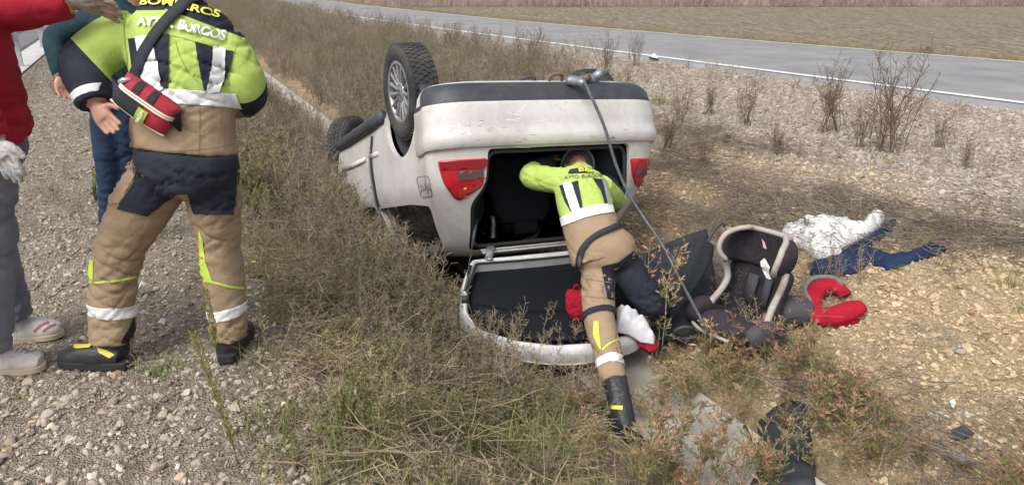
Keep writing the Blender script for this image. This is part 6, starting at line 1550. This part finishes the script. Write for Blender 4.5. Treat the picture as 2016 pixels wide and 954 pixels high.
veg('tall_side_weeds', 190, (1.3, 4.4), (-1.5, -.84), weeds + weeds2, (1.1, 1.7), 'tall tangled weeds reaching up the side window of the car', 'weeds', None, 1.0)
veg('car_nose_weeds', 260, (3.4, 6.6), (-2.0, -.9), weeds + weeds2 + tufts, (1.0, 1.9), 'tall grey brown weeds hiding the nose of the car', 'weeds', None, 1.0)
# far side
bushf = [dead_weed(60 + k, .62, 9, 12, [GREYB, STRAW], .10, .0036, .45, leafy=2) for k in range(5)]; bushg = [dead_weed(80 + k, .55, 9, 12, [GREYB, OLIVE], .10, .0034, .45, leafy=4) for k in range(3)]
veg('grey_weed_thicket', 4200, (5.5, 60), (.35, 4.4), bushf + bushg, (.7, 1.35), 'thicket of grey brown weeds filling the far end of the ditch bank', 'weeds', lambda s, t: sstep(5.5, 8.5, s) * (1 - sstep(2.2, 4.3, t - .02 * s)) * np.clip(.7 + .3 * vnoise(s * .7, t, 4.), 0, 1), 1.7)
veg('weed_fringe_far', 2300, (6, 60), (-2.0, -.4), bushf + bushg, (.6, 1.15), 'grey brown weeds along the far stretch of the near bank', 'weeds', lambda s, t: sstep(5.5, 8.0, s) * np.clip(.75 + .3 * vnoise(s * .6, t, 7.), 0, 1), 1.6)
veg('twig_litter', 2000, (-1.6, 6.5), (.5, 3.4), mats_, (.7, 1.3), 'grey dead twigs lying flat on the far bank', 'twigs', lambda s, t: np.clip(.05 + .6 * vnoise(s * .8 + 2., t * 1.2, 8.) + .75 * np.exp(-((t - 2.4) / .6) ** 2 - ((s - 1.6) / 1.7) ** 2) + .6 * np.exp(-((t - .75) / .25) ** 2 - ((s - .2) / .5) ** 2), 0, 1), 1.0)
veg('sparse_weeds_bank', 2000, (-2, 18), (.6, 6.8), weeds + weeds2 + bushf[:2], (.3, .75), 'scattered small dry weeds on the gravel bank', 'weeds', lambda s, t: np.clip(.15 + .5 * vnoise(s * .9, t * .9, 3.3) + .45 * (1 - sstep(2.2, 4.5, t)) * sstep(1.5, 3.5, s), 0, 1), 1.2)
veg('bank_tufts', 900, (-1.5, 20), (1.2, 6.6), tufts + tufts2 + smallw, (.4, 1.0), 'scattered dry grass tufts on the gravel bank', 'grass', lambda s, t: np.clip(.22 + .6 * vnoise(s * .7, t * .8, 5.5), 0, 1), 1.2)
veg('green_patch_bank', 420, (-2.0, 1.0), (.75, 2.3), tufts2 + [rosette(10 + k, 30, .10) for k in range(3)], (.4, .9), 'low green weeds at the foot of the far bank', 'weeds', lambda s, t: np.clip(.25 + .8 * vnoise(s * 1.6, t * 1.6, 2.), 0, 1), 1.0)
veg('shoulder_weeds', 620, (-1.5, 14), (-4.3, -2.1), weeds2 + weeds + tufts2, (.25, .7), 'sparse low weeds on the gravel shoulder', 'weeds', lambda s, t: np.clip(.3 + .7 * vnoise(s * .8, t, 1.), 0, 1), 1.2)
# field: tufts near the road edge and the pink grass beyond
def field_grass():
    n = 3500; s = prand(n, -8, 45); d = np.abs(rng.normal(0, .5, n)) * 1.0; t = RF(s) + .15 + d; x, y = st2w(s, t)
    scatter('road_verge_grass', np.stack([x, y, np.full(n, .035)], -1), np.stack([rng.normal(0, .1, n), rng.normal(0, .1, n), prand(n, 0, 6.28)], -1), prand(n, .25, .6), rng.integers(0, 4, n), [grass_tuft(40 + k, 22, .26, [STRAW, OLIVE], .07, .004) for k in range(4)], 'short dry grass on the verge between road and field', 'grass')
    n = 9000; x = prand(n, -40, 75); y = 43 + 60 * rng.random(n) ** 1.5 + .02 * x; s, t = w2st(x, y); ok = t > RF(s) + 1.5; x, y = x[ok], y[ok]; n = len(x)
    scatter('pink_grass', np.stack([x, y, np.full(n, .03)], -1), np.stack([rng.normal(0, .1, n), rng.normal(0, .1, n), prand(n, 0, 6.28)], -1), prand(n, .8, 1.5), rng.integers(0, 4, n), [grass_tuft(70 + k, 60, .6, [PINK, PINK], .40, .008) for k in range(4)], 'tall pinkish dry grass at the far side of the field', 'grass')
field_grass()

# ---- plants one can tell apart
def plant(name, me, px, py, label, cat, group=None, sc=1.0, rz=None, dz=0.0, at=None):
    g = at if at is not None else onground(px, py); o = bpy.data.objects.new(name, me); C.objects.link(o); o.location = (g.x, g.y, g.z + dz); o.scale = (sc,) * 3; o.rotation_euler = (0, 0, random.uniform(0, 6.28) if rz is None else rz)
    return tag(o, label, cat, group)
SHR = ramp_random('shrub_dark', [(.12, .085, .06), (.16, .115, .085), (.14, .10, .075)])
SH = [dead_weed(100 + k, 1.0, 20, 13, [SHR, SHR], .16, .0050, .5) for k in range(4)]
for i, (px, py, h, lab) in enumerate([(1043, 166, .95, 'dense dead shrub standing on the bank behind the car bumper'), (1188, 150, .75, 'thin dead shrub beside the raised rear wheel of the car'), (1468, 246, .48, 'small dry shrub with green shoots on the white gravel'), (1632, 262, .86, 'bushy dry shrub with many upright stems on the white gravel'), (1742, 298, 1.02, 'tall open dead shrub with bare forked stems above the twig litter')]):
    plant('dry_shrub', SH[i % 4], px, py, lab, 'shrub', 'dry shrubs on the gravel bank', h, .7 * i)
for i, (px, py, h) in enumerate([(1340, 255, .5), (1395, 225, .45), (1530, 305, .35), (1690, 292, .5), (1850, 292, .35), (1312, 305, .5), (1382, 335, .4), (1900, 330, .3), (1250, 130, .6), (940, 130, .8), (890, 120, .8)]):
    plant('low_shrub', SH[(i + 2) % 4], px, py, 'low dry shrub with fine twigs on the stony bank', 'shrub', 'low shrubs on the gravel bank', h)
for i, (px, py, h) in enumerate([(545, 262, .95), (588, 276, .90), (628, 290, .75), (668, 300, .6), (520, 226, .9)]):
    plant('ditch_shrub', SH[(i + 1) % 4], px, py, 'dark upright dead weed at the edge of the concrete ditch', 'weed', 'dead weeds edging the far ditch', h * .8)
plant('green_tuft', grass_tuft(300, 50, .22, [GREEN, OLIVE], .05, .003), 1302, 205, 'dark green leafy tuft on the white gravel behind the car', 'weed', sc=1.3)
plant('green_tuft', grass_tuft(301, 70, .10, [GREEN, GREEN], .045, .0028), 316, 735, 'small bright green grass tuft between the boots of the standing firefighter', 'grass')
plant('spike_weed', spike(310, .50, [YGRN, YGRN, BROWN]), 466, 905, 'tall yellow green spike weed growing from the stones', 'weed', rz=0.0)
plant('spike_weed', spike(311, .42, [YGRN, YGRN, BROWN], .3), 432, 735, 'yellow seeding spike weed standing against the boot', 'weed', rz=0.4)
plant('spike_weed', spike(312, .26), 192, 405, 'small pale green spike weed on the gravel behind the legs', 'weed', rz=1.0)
LW = [leafy_weed(400 + k, .62, 3, br=8, dens=12) for k in range(4)]; LG = LG_
plant('red_stemmed_weed', leafy_weed(440, .86, 3, br=13, red=.75, dens=14, leafL=.050, lean=.16, lw=.0052), 1292, 722, 'tall leafy weed with reddish stem in front of the leaning firefighter', 'weed', rz=.4)
plant('red_stemmed_weed', LW[1], 742, 610, 'leafy weed with pink tips growing against the side window', 'weed', sc=.85)
def leafy_label(px, py):
    if py < 700: return 'leafy green and red weed growing below the child seat'
    if px > 1625: return 'leafy green and red weed at the foot of the gravel bank'
    if px > 1470 and py > 760: return 'leafy green and red weed growing round the rubber mat'
    if px < 1300: return 'leafy green and red weed beside the boot of the leaning firefighter'
    if py < 790: return 'leafy green and red weed between the tailgate and the concrete channel'
    return 'leafy green and red weed growing over the concrete channel'
for i, (px, py, h) in enumerate([(1330, 760, .8), (1390, 720, .85), (1440, 742, .95), (1500, 730, .9), (1560, 735, .9), (1600, 770, .85), (1350, 850, .9), (1420, 880, .8), (1290, 910, .95), (1460, 940, .9), (1530, 870, .75), (1580, 930, .8), (1640, 860, .7), (1380, 960, 1.0), (1240, 960, 1.0), (1660, 940, .65), (1310, 980, 1.0), (1500, 990, .9), (1700, 800, .5), (1480, 690, .7), (1545, 690, .65),
                              (1420, 770, .9), (1475, 790, .9), (1540, 790, .9), (1300, 800, .8), (1360, 790, .7), (1270, 840, .8), (1330, 930, 1.0), (1610, 840, .8), (1590, 720, .8), (1455, 850, .7), (1520, 950, .9), (1410, 990, 1.1), (1270, 1000, 1.1), (1180, 930, .9)]):
    plant('leafy_weed', LG[i % 5], px, py, leafy_label(px, py), 'weed', 'leafy weeds over the near ditch', h * .9)
DW = [dead_weed(500 + k, .5, 5, 13, [STRAW, BROWN], .03, .0032, .5) for k in range(4)]
for i, (px, py, h) in enumerate([(955, 700, .8), (1015, 722, 1.0), (1060, 728, .85), (1105, 730, .8), (1150, 735, .75), (1085, 745, .7), (985, 735, .7), (1040, 750, .8), (1170, 770, .7), (1120, 790, .8), (930, 720, .7)]):
    plant('dead_weed', DW[i % 4], px, py, ('brown branching dead weed leaning over the rim of the tailgate' if py < 733 else 'brown branching dead weed rooted in front of the tailgate'), 'weed', 'dead weeds in front of the tailgate', h)
for i, (px, py, h) in enumerate([(1590, 560, .6), (1620, 555, .7), (1690, 560, .75), (1560, 640, .6), (1500, 680, .7), (1650, 570, .6), (1440, 660, .5)]):
    plant('bare_weed', DW[(i + 2) % 4], px, py, 'thin bare weed with tiny buds beside the scattered clothes', 'weed', 'bare weeds beside the clothes', h)
for i, (px, py, c) in enumerate([(490, 397, 0), (500, 555, 0), (1700, 308, 1), (1860, 305, 1)]):
    b = PB(600 + i); pts, _ = crooked(b.r, Vector((0, 0, 0)), Vector((0, 0, 1)), .12, 3, .1); b.stem(pts, .0015, .001, 0)
    for k in range(9): a = 6.28 * k / 9; b.leaf(pts[-1], Vector((math.cos(a), math.sin(a), .35)), .016, .005, 1, .1)
    plant('wild_flower', b.mesh('flower', [GREEN, mat('petal_yellow' if c == 0 else 'petal_orange', (.62, .50, .03) if c == 0 else (.65, .30, .03), .7)]), px, py, ('small yellow wild flower in the near weeds' if c == 0 else 'small orange wild flower on the far bank'), 'flower', 'wild flowers')
STK = [dead_weed(800 + k, .55, 3, 12, [BROWN, STRAW], .02, .0030, .35, leafy=2) for k in range(4)]
for i, (px, py, h) in enumerate([(560, 600, .9), (600, 560, 1.0), (640, 500, 1.0), (700, 640, .9), (760, 700, .8), (820, 720, .8), (870, 690, .8), (620, 690, .7), (660, 800, .7), (780, 860, .75), (900, 800, .8), (960, 860, .7), (1050, 900, .7), (720, 520, 1.0), (520, 470, .9), (560, 430, 1.0), (640, 880, .6)]):
    plant('dry_stalk', STK[i % 4], px, py, ('dry branching stalk standing beside the side of the car' if py < 660 and px > 590 else 'dry branching stalk at the edge of the gravel shoulder' if px < 670 else 'dry branching stalk standing in the weeds below the tailgate'), 'weed', 'dry stalks on the near bank', h)
